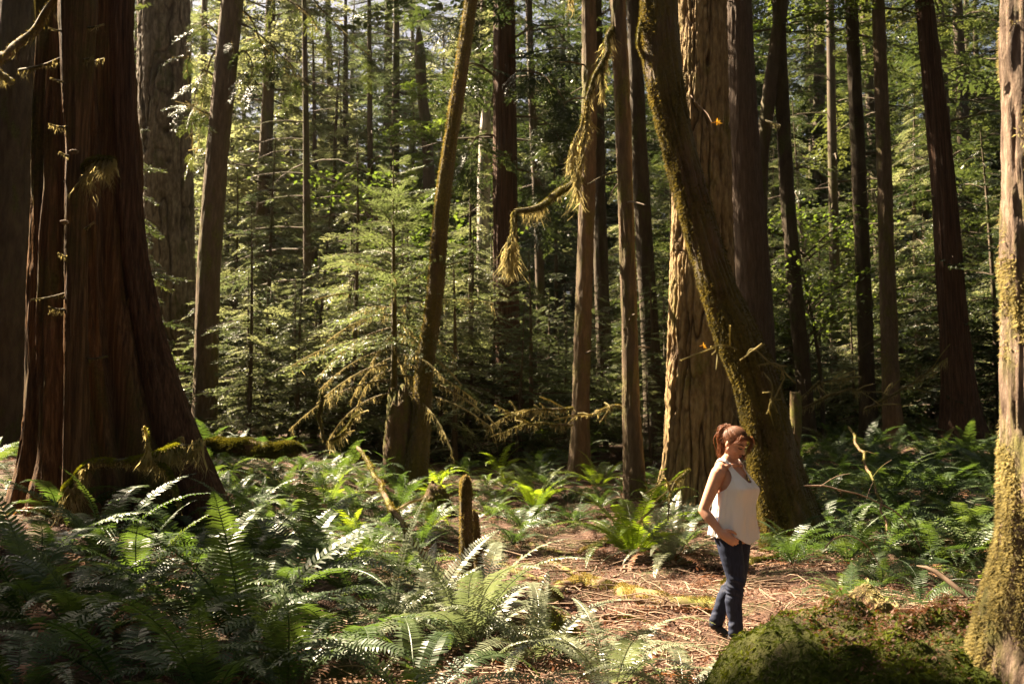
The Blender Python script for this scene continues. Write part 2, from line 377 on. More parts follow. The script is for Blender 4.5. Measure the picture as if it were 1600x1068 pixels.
def crown_quads(h0, h1, rmax, nb, sprays, seed, shape='cone', pitch=(-10, 20), axis=None, asym=0.0, lobes=True):
    """Branch sprays + branch tubes round a vertical axis from height h0 to h1."""
    g = np.random.default_rng(seed)
    Qs = []; br = Acc(); pa = g.uniform(0, 6.28)
    for i in range(nb):
        t = (i + g.random()) / nb
        z = h0 + (h1 - h0) * t
        if shape == 'cone': rr = rmax * (1 - t) ** 0.8 + 0.12 * rmax
        elif shape == 'open': rr = rmax * (0.35 + 0.65 * math.sin(math.pi * min(1, t * 0.9 + 0.1)))
        else: rr = rmax * (0.55 + 0.45 * math.sin(3.1 * t)) * (1 - 0.5 * t)
        az = i * 2.4 + g.normal(0, 0.5)
        L = rr * g.uniform(0.55, 1.2) * (1 + asym * math.cos(az - pa))
        if lobes and vnoise(np.array([[math.cos(az) * 1.3 + seed, math.sin(az) * 1.3, z * 0.45]]))[0] < 0.33: continue
        p = R(g.uniform(*pitch)) * (0.6 + 0.8 * t) + 0.12
        ax = np.array([0, 0, z]) if axis is None else axis(z)
        S = sprays[g.integers(len(sprays))]
        Qs.append(put(S, L, az, p, g.normal(0, 0.25), ax))
        m = rotz(az) @ roty(-p)
        pts = np.array([[0, 0, 0], [0.35, 0, -0.03], [0.7, 0, -0.11], [0.98, 0, -0.24]]) * L
        V, F = tube(pts @ m.T + ax, np.array([0.011, 0.009, 0.006, 0.002]) * L + 0.004, 4)
        br.add(V, F)
    return np.concatenate(Qs), br

# ------------------------------------------------------------------ bark relief
def cyl(TH, S, k, kz, off=0.0):
    return np.stack([np.cos(TH) * k + off, np.sin(TH) * k + off * 0.7, S * kz + off * 1.3], -1)

def bark_fir(depth, k=2.6, kz=1.5, off=0.0):
    def f(TH, S, rr, pos):
        w = (vnoise(cyl(TH, S, k * 0.8, 2.2, off + 5)) - 0.5) * 1.3
        n = vnoise(cyl(TH, S, k, kz, off) + w[..., None] * np.array([0.45, 0.45, 0.7]))
        fur = np.clip(np.abs(2 * n - 1) / 0.19, 0, 1)
        n2 = vnoise(cyl(TH, S, k * 1.9, kz * 3.0, off + 9)); f2 = np.clip(np.abs(2 * n2 - 1) / 0.2, 0, 1)
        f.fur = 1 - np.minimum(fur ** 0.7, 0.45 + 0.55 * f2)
        return depth * (fur ** 0.6 - 1) + depth * 0.3 * (f2 - 1) + depth * 0.5 * (fbm(cyl(TH, S, 26, 13, off), 2) - 0.5) + 0.05 * rr * (vnoise(cyl(TH, S, 1.2, 0.4, off)) - 0.5)
    return f

def bark_fine(depth, k=9.0, kz=1.5, off=0.0, wave=0.06):
    def f(TH, S, rr, pos):
        n = vnoise(cyl(TH, S, k, kz, off)); f1 = np.clip(np.abs(2 * n - 1) / 0.35, 0, 1)
        return depth * (f1 - 1) + depth * 0.7 * (fbm(cyl(TH, S, 22, 9, off), 2) - 0.5) + wave * rr * (vnoise(cyl(TH, S, 1.3, 0.7, off)) - 0.5)
    return f

def bark_cedar(depth, off=0.0, flute=0.10, lobes=6, zb=1.5):
    def f(TH, S, rr, pos):
        fl = (vnoise(cyl(TH, S, lobes / 3.2, 0.12, off)) - 0.5) * 2
        n = vnoise(cyl(TH, S, 13, 0.32, off + 3)); f1 = np.abs(2 * n - 1)
        n2 = vnoise(cyl(TH, S, 30, 0.9, off + 8)); f2 = np.abs(2 * n2 - 1)
        st = vnoise(cyl(TH, S, 8, 1.1, off + 15)); tear = smooth(.6, .68, st)
        return rr * flute * fl * (1 + 1.6 * np.exp(-S / zb)) + depth * (f1 - 0.6) + depth * 0.7 * (f2 - 0.5) - depth * 0.6 * tear + depth * 0.4 * (fbm(cyl(TH, S, 20, 6, off), 2) - 0.5)
    return f

def moss_blades(V, F, n, lo, hi, seed, mask=None, droop=0.4, w=0.25, wmin=0.004):
    """Short moss shoots on the faces of a mesh; returns quads (kite blades)."""
    g = np.random.default_rng(seed)
    A, B, C, D = (V[F[:, i]] for i in range(4))
    nr = np.cross(C - A, D - B); ar = np.linalg.norm(nr, axis=1) + 1e-12; nr = nr / ar[:, None]
    cen = (A + B + C + D) / 4
    wt = ar * (mask(cen, nr) if mask is not None else 1)
    pr = wt / wt.sum()
    idx = g.choice(len(F), n, p=pr)
    u, v = g.random(n)[:, None], g.random(n)[:, None]
    p = (A[idx] * (1 - u) + B[idx] * u) * (1 - v) + (D[idx] * (1 - u) + C[idx] * u) * v
    d = nr[idx] + g.normal(0, 0.55, (n, 3)); d[:, 2] -= droop
    d /= np.linalg.norm(d, axis=1)[:, None]
    L = g.uniform(lo, hi, n)[:, None]
    s = np.cross(d, g.normal(0, 1, (n, 3))); s /= np.linalg.norm(s, axis=1)[:, None] + 1e-9
    s = s * np.maximum(L * w, wmin) * 0.5
    p = p - nr[idx] * 0.004
    mid = p + d * L * 0.5
    return np.stack([p, mid + s, p + d * L + np.array([0, 0, -0.15]) * L, mid - s], 1)

def hang_strands(pts, n, lo, hi, seed, width=0.012, spread=0.012, t0=0.0):
    n = int(n * 1.9); width = width * 0.62
    """Ragged strips of moss hanging from a branch polyline (ribbons)."""
    g = np.random.default_rng(seed)
    pts = np.asarray(pts); L = np.concatenate([[0], np.cumsum(np.linalg.norm(np.diff(pts, axis=0), axis=1))])
    s = L[-1] * (t0 + (1 - t0) * g.random(n))
    base = np.stack([np.interp(s, L, pts[:, k]) for k in range(3)], 1) + g.normal(0, spread, (n, 3)) * np.array([1, 1, 0.4])
    cl = vnoise(np.column_stack([s * 4.0, s * 0 + seed, s * 0])) ** 1.2 * 1.5 + 0.15
    ln = g.uniform(lo, hi, n) * cl
    a = g.uniform(0, 6.28, n); side = np.stack([np.cos(a), np.sin(a), 0 * a], 1)
    w = width * g.uniform(0.5, 1.4, n)
    dr = g.normal(0, 0.14, (n, 2))
    K = 6; Q = []
    prevc = base; prevw = w; off = np.zeros((n, 2)); ph = g.uniform(0, 6.28, (n, 2)); fr = g.uniform(2, 6, (n, 2))
    fork = g.normal(0, 0.10, (n, 2))
    for k in range(1, K + 1):
        u = k / K
        off = off + g.normal(0, 0.035, (n, 2)) * ln[:, None]
        sway = np.sin(ph + fr * u) * 0.07 * ln[:, None] * u
        c = base + np.column_stack([dr * ln[:, None] * u + off + sway + fork * ln[:, None] * u * u, -ln * (u - 0.12 * u * u)])
        ww = w * (1.2 - u ** 1.3) * g.uniform(0.35, 1.35, n)
        s2 = side * np.cos(u * 2.5 + ph[:, :1]) + np.array([0, 0, 1.0]) * 0.2
        Q.append(np.stack([prevc - side * prevw[:, None], prevc + side * prevw[:, None], c + s2 * ww[:, None], c - s2 * ww[:, None]], 1))
        prevc, prevw = c, ww; side = s2
    if len(pts) > 2 and L[-1] > 0.05:
        sv, sF = tube(pts, np.full(len(pts), 0.012), 5); Q.append(sv[sF])
    return np.concatenate(Q)

def quads_ob(name, Q, mat, parent, origin):
    Q = np.asarray(Q).reshape(-1, 4, 3) - np.asarray(origin)
    return ob(name, mesh_np(name, Q.reshape(-1, 3), np.arange(len(Q) * 4).reshape(-1, 4), mat, False), parent)

# ------------------------------------------------------------------ trunks placed from the photograph: list of (centre px, py, width px) bottom first
def px_path(stations, Y, dY=0.0):
    n = len(stations)
    pts = [P(a, b, Y + dY * i / max(1, n - 1)) for i, (a, b, w) in enumerate(stations)]
    rad = [W(w, Y + dY * i / max(1, n - 1)) / 2 for i, (a, b, w) in enumerate(stations)]
    return np.array(pts), np.array(rad)

def tall_path(stations, Y, H, dY=0.0, rtop=0.06):
    """Trunk path: photo part, then on up to height H, straightening and tapering."""
    pts, rad = px_path(stations, Y, dY)
    g0 = float(G(pts[0][0], pts[0][1]))
    d = (pts[1] - pts[0]); d /= np.linalg.norm(d)
    if pts[0][2] > g0 - 0.15:
        k = (pts[0][2] - (g0 - 0.2)) / max(0.3, d[2]); b = pts[0] - d * k
        pts = np.vstack([b, pts]); rad = np.concatenate([[rad[0] * 1.06], rad])
    e = pts[-1] - pts[-2]; e /= np.linalg.norm(e)
    z = pts[-1][2]; r = rad[-1]
    for u in (0.25, 0.5, 0.75, 1.0):
        zz = z + (H - z) * u
        q = pts[-1] + (e * (1 - 0.15 * u) + np.array([0, 0, 0.15 * u])) * (zz - pts[-1][2]) / max(0.4, e[2])
        q[2] = zz
        pts = np.vstack([pts, q]); rad = np.concatenate([rad, [r * (1 - u) + rtop * u]])
    return pts, rad, z

TREES = []
def build_tree(name, label, mat, stations, Y, H, disp=None, nr=24, step=0.12, crown=None, moss=None, dY=0.0, group=None, cat='tree', rtop=0.06, flare=0.4, smooth_sh=True, stubs=0):
    pts, rad, ztop = tall_path(stations, Y, H, dY, rtop)
    base = pts[0].copy(); base[2] = float(G(base[0], base[1]))
    L = np.concatenate([[0], np.cumsum(np.linalg.norm(np.diff(pts, axis=0), axis=1))])
    sv = np.interp(min(ztop + 0.5, pts[-1][2]), pts[:, 2], L)
    s = np.concatenate([np.arange(0, sv, step), np.arange(sv, L[-1], max(0.6, step * 4)), [L[-1]]])
    p, r, s = resample(pts, rad, s=s)
    fd = disp
    if flare:
        sd_ = float(base[0] * 3.1)
        fd = lambda TH, S, rr, pos: (disp(TH, S, rr, pos) if disp else 0) + rr * flare * np.exp(-np.maximum(S - 0.15, 0) / 0.4) * (0.35 + 1.3 * vnoise(cyl(TH, S, 1.6, 0.3, sd_)))
    V, F = tube(p, r, nr, fd, s)
    root = thing(name, label, cat, base, group)
    tme = mesh_np('trunk', V - base, F, mat, smooth_sh); ob('trunk', tme, root)
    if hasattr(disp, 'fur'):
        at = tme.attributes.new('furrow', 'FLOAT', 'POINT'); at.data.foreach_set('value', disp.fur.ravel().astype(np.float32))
    if moss:
        n, lo, hi, mm, mask, seed = moss
        sel = V[F[:, 0]][:, 2] < ztop + 0.3
        quads_ob('moss', moss_blades(V, F[sel], n, lo, hi, seed, mask), mm, root, base)
    if crown:
        h0, rmax, nb, sprays, seed, lm = crown
        ax = lambda z: np.array([np.interp(z, pts[:, 2], pts[:, 0]), np.interp(z, pts[:, 2], pts[:, 1]), z])
        Q, br = crown_quads(h0, pts[-1][2] + 0.5, rmax, nb, sprays, seed, 'cone', (-15, 12), ax)
        Q = Q[~open_mask(Q.mean(1))]  # crown leaves removed where they would block a chosen sun patch
        br.quads(Q, 1); acc_ob('crown', br, [M['farbark'], lm], root, False, base)
    gg = np.random.default_rng(int(abs(base[0]) * 100) + 3)
    for _k in range(stubs):
        zz = gg.uniform(base[2] + 1.2, ztop); c0 = np.array([np.interp(zz, pts[:, 2], pts[:, q]) for q in range(3)]); rr0 = np.interp(zz, pts[:, 2], rad)
        az = gg.uniform(0, 6.28); dv = np.array([math.cos(az), math.sin(az), gg.uniform(-.5, .25)]); Ls = gg.uniform(.12, .7) + rr0
        ac = Acc(); stick(ac, np.array([c0, c0 + dv * Ls * .6, c0 + dv * Ls + [0, 0, -.05]]), .022, .006, 6, .06, .03)
        acc_ob('branch_stub', ac, M['farbark'], root, True, base)
    TREES.append((root, pts, rad))
    return root, pts, rad, base

def add_branch(root, base, pix, r0, r1, mat=None, hang=None, name='branch', twigs=0, seed=0, needles=None, moss=None, wob=0.05):
    """Branch of a tree given by photo pixels (px, py, Y); hang=(n, lo, hi, width)."""
    pts = np.array([P(a, b, c) for a, b, c in pix])
    acc = Acc(); p, r = stick(acc, pts, r0, r1, 6, 0.08, wob)
    g = np.random.default_rng(seed + 5)
    tw = []
    for i in range(twigs):
        k = g.integers(len(p) // 4, len(p)); d = p[min(k + 1, len(p) - 1)] - p[k - 1]; d /= np.linalg.norm(d) + 1e-9
        e = d * 0.6 + g.normal(0, 0.45, 3); l = g.uniform(0.15, 0.5)
        q = np.array([p[k], p[k] + e * l * 0.5 + [0, 0, -0.03], p[k] + e * l + [0, 0, -0.12 * l]])
        stick(acc, q, r[k] * 0.5, 0.002, 4, 0.08); tw.append(q)
    b = acc_ob(name, acc, mat or M['mossbark'], root, True, base)
    if hang:
        n, lo, hi, w = hang
        Q = hang_strands(p, n, lo, hi, seed, w)
        if tw: Q = np.concatenate([Q] + [hang_strands(q, max(4, n // 25), lo * 0.5, hi * 0.5, seed + i, w * 0.8) for i, q in enumerate(tw)])
        quads_ob('hanging_moss', Q, M['hangmoss'], b, base)
    if moss:
        V = acc.verts(); F = acc.faces()
        quads_ob('moss', moss_blades(V, F, moss, 0.015, 0.05, seed, None, 0.5), M['moss'], b, base)
    if needles:
        sprs, n, L, mm = needles
        Qs = []
        for i in range(n):
            k = g.integers(len(p) // 5, len(p)); src = p[k]
            if tw and i % 2: src = tw[i % len(tw)][-1]
            Qs.append(put(sprs[i % len(sprs)], L * g.uniform(0.5, 1.2), g.uniform(0, 6.28), R(g.uniform(-55, 5)), g.normal(0, .4), src))
        quads_ob('needles', np.concatenate(Qs), mm, b, base)
    return b

sunside_fuzz = lambda c, n: np.clip(0.25 + n @ SUN, 0.1, 1)  # real moss, set thicker on sun-facing faces to brighten the lit rim
allm = lambda c, n: np.ones(len(c))

# ---- the big cedar on the left (nearer, very wide)
_pts, _rad = px_path([(150, 800, 305), (165, 700, 268), (152, 600, 232), (145, 500, 205), (142, 300, 176), (138, 0, 158)], 13.0)
def cedar_disp(TH, S, rr, pos):
    b = bark_cedar(0.06, 1.7, 0.10, 7, 1.0)(TH, S, rr, pos)
    # deep vertical clefts between the fluted stems
    for c0, wd, dp, wob in ((0.72, 0.11, 0.30, 0.05), (-0.72, 0.13, 0.34, 0.04), (-0.18, 0.05, 0.12, 0.06), (0.34, 0.05, 0.10, 0.07), (-1.25, 0.10, 0.25, 0.03), (1.3, 0.12, 0.22, 0.04)):
        a = np.abs(((TH - (c0 + wob * np.sin(S * 0.9 + c0 * 5)) + math.pi) % (2 * math.pi)) - math.pi)
        b = b - dp * rr * np.exp(-(a / wd) ** 2) * (0.75 + 0.25 * np.sin(S * 1.3 + c0))
    return b
cedar, _p, _r, _b = build_tree('cedar_tree', 'huge fluted red cedar trunk with a flared buttressed base in shade', M['cedar'],
    [(158, 830, 312), (160, 760, 284), (155, 690, 244), (147, 600, 214), (140, 500, 192), (135, 300, 170), (132, 0, 154)], 13.0, 7.75, cedar_disp, 300, 0.06, rtop=0.655, flare=0)
# red-barked second stem fused to its right side
acc = Acc()
pp, rr_ = px_path([(345, 870, 96), (312, 790, 88), (274, 690, 78), (248, 600, 66), (226, 500, 56), (205, 380, 48), (195, 250, 44), (188, 120, 42), (184, -40, 40)], 12.7)
p_, r_, s_ = resample(pp, rr_, step=0.06)
V, F = tube(p_, r_, 72, bark_cedar(0.035, 4.2, 0.10, 5, 0.8), s_)
acc.add(V, F); acc_ob('buttress', acc, M['redcedar'], cedar, True, _b)
for k, (pix, r0) in enumerate([([(100, 115, 12.3), (130, 105, 12.0), (165, 92, 11.8)], 0.03), ([(30, 108, 12.4), (75, 100, 12.1), (110, 86, 12)], 0.025)]):
    add_branch(cedar, _b, pix, r0, 0.01, hang=(70, 0.04, 0.14, 0.012), seed=20 + k, name='branch_stub')

# ---- slim dead snag standing in front of the cedar
snag, _p, _r, _b = build_tree('dead_snag', 'slim dead snag with broken branch stubs and shelf fungi in front of the huge cedar', M['cedar'],
    [(120, 830, 46), (120, 700, 40), (119, 500, 37), (120, 250, 33), (121, 0, 30)], 11.6, 6.75, bark_fine(0.02, 6, 1.2, 3.0, 0.16), 40, 0.05, cat='dead tree')
for k, (x0, y0, x1, y1, r0) in enumerate([(128, 40, 160, 36, .02), (125, 90, 145, 86, .025), (112, 45, 75, 42, .018), (110, 125, 78, 120, .02), (110, 195, 75, 192, .02), (105, 455, 46, 466, .018), (130, 355, 145, 345, .02), (105, 480, 75, 478, .02), (135, 558, 165, 554, .018), (108, 397, 90, 394, .015), (112, 240, 92, 236, .02)]):
    add_branch(snag, _b, [(x0, y0, 11.6), ((x0 + x1) / 2, (y0 + y1) / 2 + 3, 11.4), (x1, y1, 11.3)], r0, 0.008, hang=(30, 0.03, 0.1, 0.01), seed=40 + k, name='branch_stub')
add_branch(snag, _b, [(132, 262, 11.5), (145, 250, 11.3), (160, 246, 11.2), (180, 250, 11.1)], 0.055, 0.02, seed=61, name='branch_stub', hang=(500, 0.12, 0.42, 0.016), moss=2500)
for k, (x, y) in enumerate([(116, 236), (101, 346), (138, 735)]):
    c = P(x, y, 11.38); a = Acc()
    th = np.linspace(0, 2 * math.pi, 18, endpoint=False)
    rings = [(0.01, -.05), (.06, -.028), (.085, -.008), (.08, .006), (.05, .015), (.005, .018)]
    V = np.array([[math.cos(t) * q * 0.62, math.sin(t) * q * 0.55, z * .8] for q, z in rings for t in th])
    F = [[i * 18 + j, i * 18 + (j + 1) % 18, (i + 1) * 18 + (j + 1) % 18, (i + 1) * 18 + j] for i in range(5) for j in range(18)]
    a.add(V + c, F); acc_ob('shelf_fungus', a, M['fungus'], snag, True, _b)

# ---- far left dark trunk
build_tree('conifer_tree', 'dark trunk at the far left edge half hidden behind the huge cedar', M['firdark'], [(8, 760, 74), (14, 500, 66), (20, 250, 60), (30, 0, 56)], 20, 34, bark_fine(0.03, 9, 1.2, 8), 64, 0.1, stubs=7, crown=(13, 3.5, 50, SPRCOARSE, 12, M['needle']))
t_, _p, _r, _b = TREES[-1][0], TREES[-1][1], TREES[-1][2], np.array(TREES[-1][0].location)
add_branch(t_, _b, [(20, 130, 19.8), (-20, 95, 16.0), (15, 80, 12.8), (60, 40, 12.0), (95, -10, 11.9)], 0.07, 0.05, seed=70, hang=(400, 0.05, 0.2, 0.018), moss=1500)
# ---- deeply furrowed fir
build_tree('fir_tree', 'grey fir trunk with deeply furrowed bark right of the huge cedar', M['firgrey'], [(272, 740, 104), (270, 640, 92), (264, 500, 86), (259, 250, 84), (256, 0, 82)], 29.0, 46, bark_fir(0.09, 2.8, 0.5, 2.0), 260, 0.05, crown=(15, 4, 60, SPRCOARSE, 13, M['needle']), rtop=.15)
# ---- slender leaning conifer with dark boughs to its right
slim, _p, _r, _b = build_tree('conifer_tree', 'slender smooth trunk leaning right with dark needled boughs, beside the furrowed fir', M['hemlock'], [(318, 690, 40), (321, 600, 38), (326, 430, 37), (338, 260, 36), (351, 120, 36), (363, 0, 36)], 24.0, 28, bark_fine(0.018, 7, 2.0, 12), 48, 0.08, stubs=7, crown=(12.5, 3, 45, SPR, 14, M['needle']))
for k, pix in enumerate([[(362, 30, 24.0), (400, 50, 23.6), (440, 85, 23.4), (485, 135, 23.2)], [(365, 5, 24.0), (385, 20, 24.2), (410, 70, 24.5), (440, 100, 24.6)], [(352, 110, 24.0), (380, 80, 23.6), (396, 105, 23.4), (390, 130, 23.3)], [(350, 130, 24.0), (320, 110, 24.0), (305, 150, 24.0), (300, 210, 23.9)], [(372, -30, 24.0), (420, -10, 23.8), (470, 10, 23.5), (500, 45, 23.3)], [(346, 180, 24.0), (320, 175, 23.8), (300, 165, 23.6)], [(372, -40, 24.0), (450, -30, 23.5), (510, 20, 23.2), (560, 75, 23.0)], [(355, 70, 24.0), (320, 40, 24.2), (300, 60, 24.4), (292, 110, 24.5)], [(356, 60, 24.0), (330, 90, 24.4), (318, 150, 24.6), (310, 230, 24.6)]]):
    add_branch(slim, _b, pix, 0.03, 0.008, M['hemlock'], seed=80 + k, twigs=9, needles=(SPR, 10, 0.85, M['needle']), hang=(60, 0.04, 0.18, 0.012))

# ---- curved mossy maple
maple, _p, _r, _b = build_tree('maple_tree', 'thin mossy trunk bowing gently to the right, behind the droopy young conifer', M['mossbark'], [(648, 740, 36), (657, 680, 31), (662, 600, 29), (679, 470, 27), (690, 330, 24), (705, 220, 21), (721, 110, 21), (740, -20, 20)], 18.5, 16, bark_fine(0.02, 5, 1.6, 21, 0.2), 40, 0.07, moss=(26000, 0.014, 0.06, M['goldmoss'], sunside_fuzz, 31))
add_branch(maple, _b, [(690, 330, 18.5), (700, 300, 18.5), (695, 240, 18.6)], 0.02, 0.006, seed=91, hang=(20, .03, .1, .01))
# ---- dark centre cedar
build_tree('cedar_tree', 'dark straight cedar trunk in the middle of the view', M['redcedar'], [(796, 720, 62), (795, 640, 50), (793, 560, 45), (790, 400, 42), (789, 200, 38), (788, 0, 35)], 25.0, 36, bark_cedar(0.025, 9.0, 0.07, 5, 1.0), 90, 0.1, crown=(11, 3.6, 60, SPR, 15, M['needle']))
dk = TREES[-1][0]; _b = np.array(dk.location)
for k, pix in enumerate([[(800, 60, 25), (850, 40, 24.5), (900, 80, 24)], [(780, 120, 25), (735, 100, 24.6), (700, 150, 24.3)], [(800, 180, 25), (850, 190, 24.5), (890, 240, 24)], [(785, 20, 25), (740, 10, 24.6), (690, 60, 24.3)], [(800, 260, 25), (840, 280, 24.4), (860, 340, 24)], [(800, 110, 25), (850, 120, 24), (885, 160, 23.6)], [(782, 210, 25), (745, 215, 24.6), (720, 270, 24.3)]]):
    add_branch(dk, _b, pix, 0.035, 0.008, M['hemlock'], seed=120 + k, twigs=10, needles=(SPR, 16, 1.3, M['needle']))
# ---- two slim sunlit trunks with the hanging mossy boughs
t9, _p, _r, b9 = build_tree('conifer_tree', 'slim straight trunk with a mossy bough hanging to its left, left of a similar trunk', M['hemlock'], [(905, 725, 32), (907, 650, 29), (910, 540, 27), (916, 350, 26), (921, 150, 25), (920, 0, 24)], 19.5, 26, bark_fine(0.022, 5, 2.2, 33, 0.12), 40, 0.06, stubs=7, crown=(13, 3, 45, SPR, 16, M['needle']), moss=(5000, 0.006, 0.02, M['moss'], sunside_fuzz, 33))
add_branch(t9, b9, [(907, 280, 19.4), (885, 292, 18.5), (860, 308, 17.5), (835, 325, 16.7), (803, 330, 16.5)], 0.07, 0.035, seed=130, hang=(520, 0.06, 0.3, 0.022), moss=5000)
add_branch(t9, b9, [(803, 330, 16.5), (802, 360, 16.5), (795, 385, 16.5), (797, 420, 16.5)], 0.03, 0.012, seed=131, hang=(560, 0.2, 0.62, 0.03), moss=1800)
add_branch(t9, b9, [(903, 250, 19.4), (890, 246, 19.2), (882, 250, 19)], 0.02, 0.01, seed=132, hang=(60, 0.1, 0.3, 0.015))
t10, _p, _r, b10 = build_tree('conifer_tree', 'slim trunk lit warm brown with a long curtain of moss off its left side', M['hemlock'], [(991, 730, 31), (987, 650, 28), (984, 520, 26), (978, 330, 26), (972, 150, 26), (965, 0, 25)], 17.0, 26, bark_fine(0.022, 5, 2.0, 44, 0.14), 40, 0.06, stubs=7, crown=(13.5, 3, 45, SPR, 17, M['needle']), moss=(5000, 0.006, 0.02, M['moss'], sunside_fuzz, 34))
add_branch(t10, b10, [(960, 40, 17), (950, 60, 16.8), (945, 90, 16.6), (928, 120, 16.5), (918, 160, 16.4), (905, 200, 16.3), (893, 235, 16.3), (888, 262, 16.3)], 0.05, 0.018, seed=140, hang=(900, 0.1, 0.42, 0.03), moss=3500)
add_branch(t10, b10, [(918, 160, 16.4), (915, 190, 16.3), (908, 235, 16.2), (900, 290, 16.2)], 0.03, 0.01, seed=141, hang=(480, 0.15, 0.5, 0.03), moss=1500)
add_branch(t10, b10, [(945, 90, 16.6), (942, 120, 16.5), (941, 150, 16.5)], 0.03, 0.01, seed=142, hang=(160, 0.08, 0.25, 0.018), moss=600)
add_branch(t10, b10, [(962, -30, 17), (930, -40, 16.8), (895, -10, 16.6), (888, 5, 16.6)], 0.03, 0.012, seed=143, hang=(160, 0.1, 0.4, 0.018), moss=600)
# ---- dark trunks behind
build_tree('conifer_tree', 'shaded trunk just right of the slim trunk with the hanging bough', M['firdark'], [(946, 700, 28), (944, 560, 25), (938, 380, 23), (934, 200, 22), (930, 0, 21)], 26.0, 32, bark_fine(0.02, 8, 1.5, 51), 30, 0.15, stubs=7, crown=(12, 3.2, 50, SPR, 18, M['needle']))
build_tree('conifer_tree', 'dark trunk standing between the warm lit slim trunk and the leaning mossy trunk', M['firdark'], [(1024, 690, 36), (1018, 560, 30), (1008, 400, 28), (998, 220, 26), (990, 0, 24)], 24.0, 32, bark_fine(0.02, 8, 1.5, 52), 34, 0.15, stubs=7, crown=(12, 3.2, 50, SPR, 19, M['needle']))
# ---- the leaning mossy trunk by the woman
lean, _p, _r, bl = build_tree('maple_tree', 'thick moss covered trunk leaning left above the woman', M['mossbark'], [(1250, 880, 122), (1236, 820, 97), (1214, 740, 82), (1198, 660, 74), (1180, 590, 70), (1155, 530, 66), (1124, 450, 56), (1098, 370, 52), (1073, 280, 51), (1053, 200, 53), (1038, 120, 60), (1030, 40, 60), (1030, -40, 56)], 14.0, 12.5, bark_fine(0.03, 4, 1.4, 61, 0.22), 120, 0.045, moss=(95000, 0.014, 0.06, M['goldmoss'], lambda c, n: sunside_fuzz(c, n) * (0.06 + smooth(.40, .56, fbm(c * np.array([2.6, 2.6, 1.4]), 4))), 61), rtop=0.1, flare=0)
add_branch(lean, bl, [(1006, 90, 14), (1000, 75, 13.9), (998, 45, 13.9), (1004, 20, 14)], 0.035, 0.02, seed=150, hang=(60, .04, .14, .014), moss=900)
for k, pix in enumerate([[(1160, 560, 13.7), (1175, 545, 13.5), (1195, 560, 13.5)], [(1190, 580, 13.6), (1205, 600, 13.5), (1200, 640, 13.5)], [(1150, 545, 13.7), (1130, 540, 13.5), (1110, 541, 13.3)], [(1180, 570, 13.6), (1215, 570, 13.5), (1225, 590, 13.5)]]):
    add_branch(lean, bl, pix, 0.012, 0.003, seed=155 + k, twigs=4, name='twig', hang=(20, .03, .1, .008))
# ---- the sunlit fir behind it
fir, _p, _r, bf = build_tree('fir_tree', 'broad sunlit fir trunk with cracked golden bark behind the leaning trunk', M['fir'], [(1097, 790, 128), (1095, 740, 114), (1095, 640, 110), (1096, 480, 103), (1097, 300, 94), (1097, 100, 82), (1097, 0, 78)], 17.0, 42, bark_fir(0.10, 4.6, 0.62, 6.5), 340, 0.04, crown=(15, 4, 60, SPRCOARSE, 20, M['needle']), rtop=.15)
def leaf_blade(name, c, parent, base, size, ang):
    """Lobed yellow maple leaf with a little thickness and curl."""
    pts = []
    for k in range(5):
        a = R(-100 + 50 * k); pts.append((math.cos(a) * (1.0 if k == 2 else 0.85), math.sin(a) * 0.9, 0.12 * math.sin(k * 2)))
        if k < 4:
            a = R(-75 + 50 * k); pts.append((math.cos(a) * 0.38, math.sin(a) * 0.38, -0.05))
    pts = np.array([(-0.25, 0, 0)] + pts) * size
    V = pts @ (rotz(ang[2]) @ roty(ang[1]) @ rotx(ang[0])).T + c
    F = [[0, i, i + 1, i + 2] for i in range(1, 8, 2)]
    a = Acc(); a.add(V, F)
    V2, F2 = tube(np.array([V[0], V[0] + np.array([-size * .8, 0, -size * .2])]), np.array([.003, .002]), 4); a.add(V2, F2)
    return acc_ob(name, a, M['yellowleaf'], parent, False, base)
tw = add_branch(fir, bf, [(1080, 150, 16.5), (1092, 165, 16.2), (1106, 178, 15.9), (1113, 190, 15.7)], 0.008, 0.003, M['twig'], seed=160, name='twig')
leaf_blade('leaf', P(1121, 191, 15.7), tw, bf, 0.095, (1.2, 0.2, 0.0))
tw = add_branch(fir, bf, [(1130, 560, 16.4), (1120, 550, 15.9), (1104, 540, 15.6)], 0.008, 0.003, M['twig'], seed=161, name='twig')
leaf_blade('leaf', P(1100, 540, 15.6), tw, bf, 0.08, (1.0, 0.4, 0.5))
# ---- fine barked trunk right of it
build_tree('hemlock_tree', 'straight reddish grey trunk with fine even bark right of the golden fir', M['smoothbark'], [(1192, 740, 74), (1186, 640, 62), (1182, 540, 57), (1175, 400, 54), (1165, 250, 48), (1158, 100, 43), (1154, 0, 41)], 20.0, 38, bark_fine(0.022, 12, 2.6, 71, 0.06), 110, 0.06, stubs=7, crown=(13.5, 3.6, 60, SPR, 21, M['needle']))
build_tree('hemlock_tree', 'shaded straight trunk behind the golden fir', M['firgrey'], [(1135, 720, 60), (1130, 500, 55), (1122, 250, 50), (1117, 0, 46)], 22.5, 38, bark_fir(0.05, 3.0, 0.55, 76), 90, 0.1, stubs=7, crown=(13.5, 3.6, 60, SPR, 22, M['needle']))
t16, _p, _r, b16 = build_tree('maple_tree', 'thin curved trunk crossing behind the fine barked trunk', M['farbark'], [(1196, 690, 24), (1193, 500, 22), (1189, 330, 20), (1192, 230, 21), (1203, 140, 22), (1214, 60, 22), (1222, 0, 22)], 25.0, 20, bark_fine(0.015, 5, 1.5, 81, .15), 28, 0.15, crown=(12, 3, 40, SPR, 23, M['broad']))
add_branch(t16, b16, [(1190, 185, 25), (1205, 190, 24.6), (1220, 196, 24.3)], 0.03, .015, seed=170, hang=(40, .05, .2, .02))
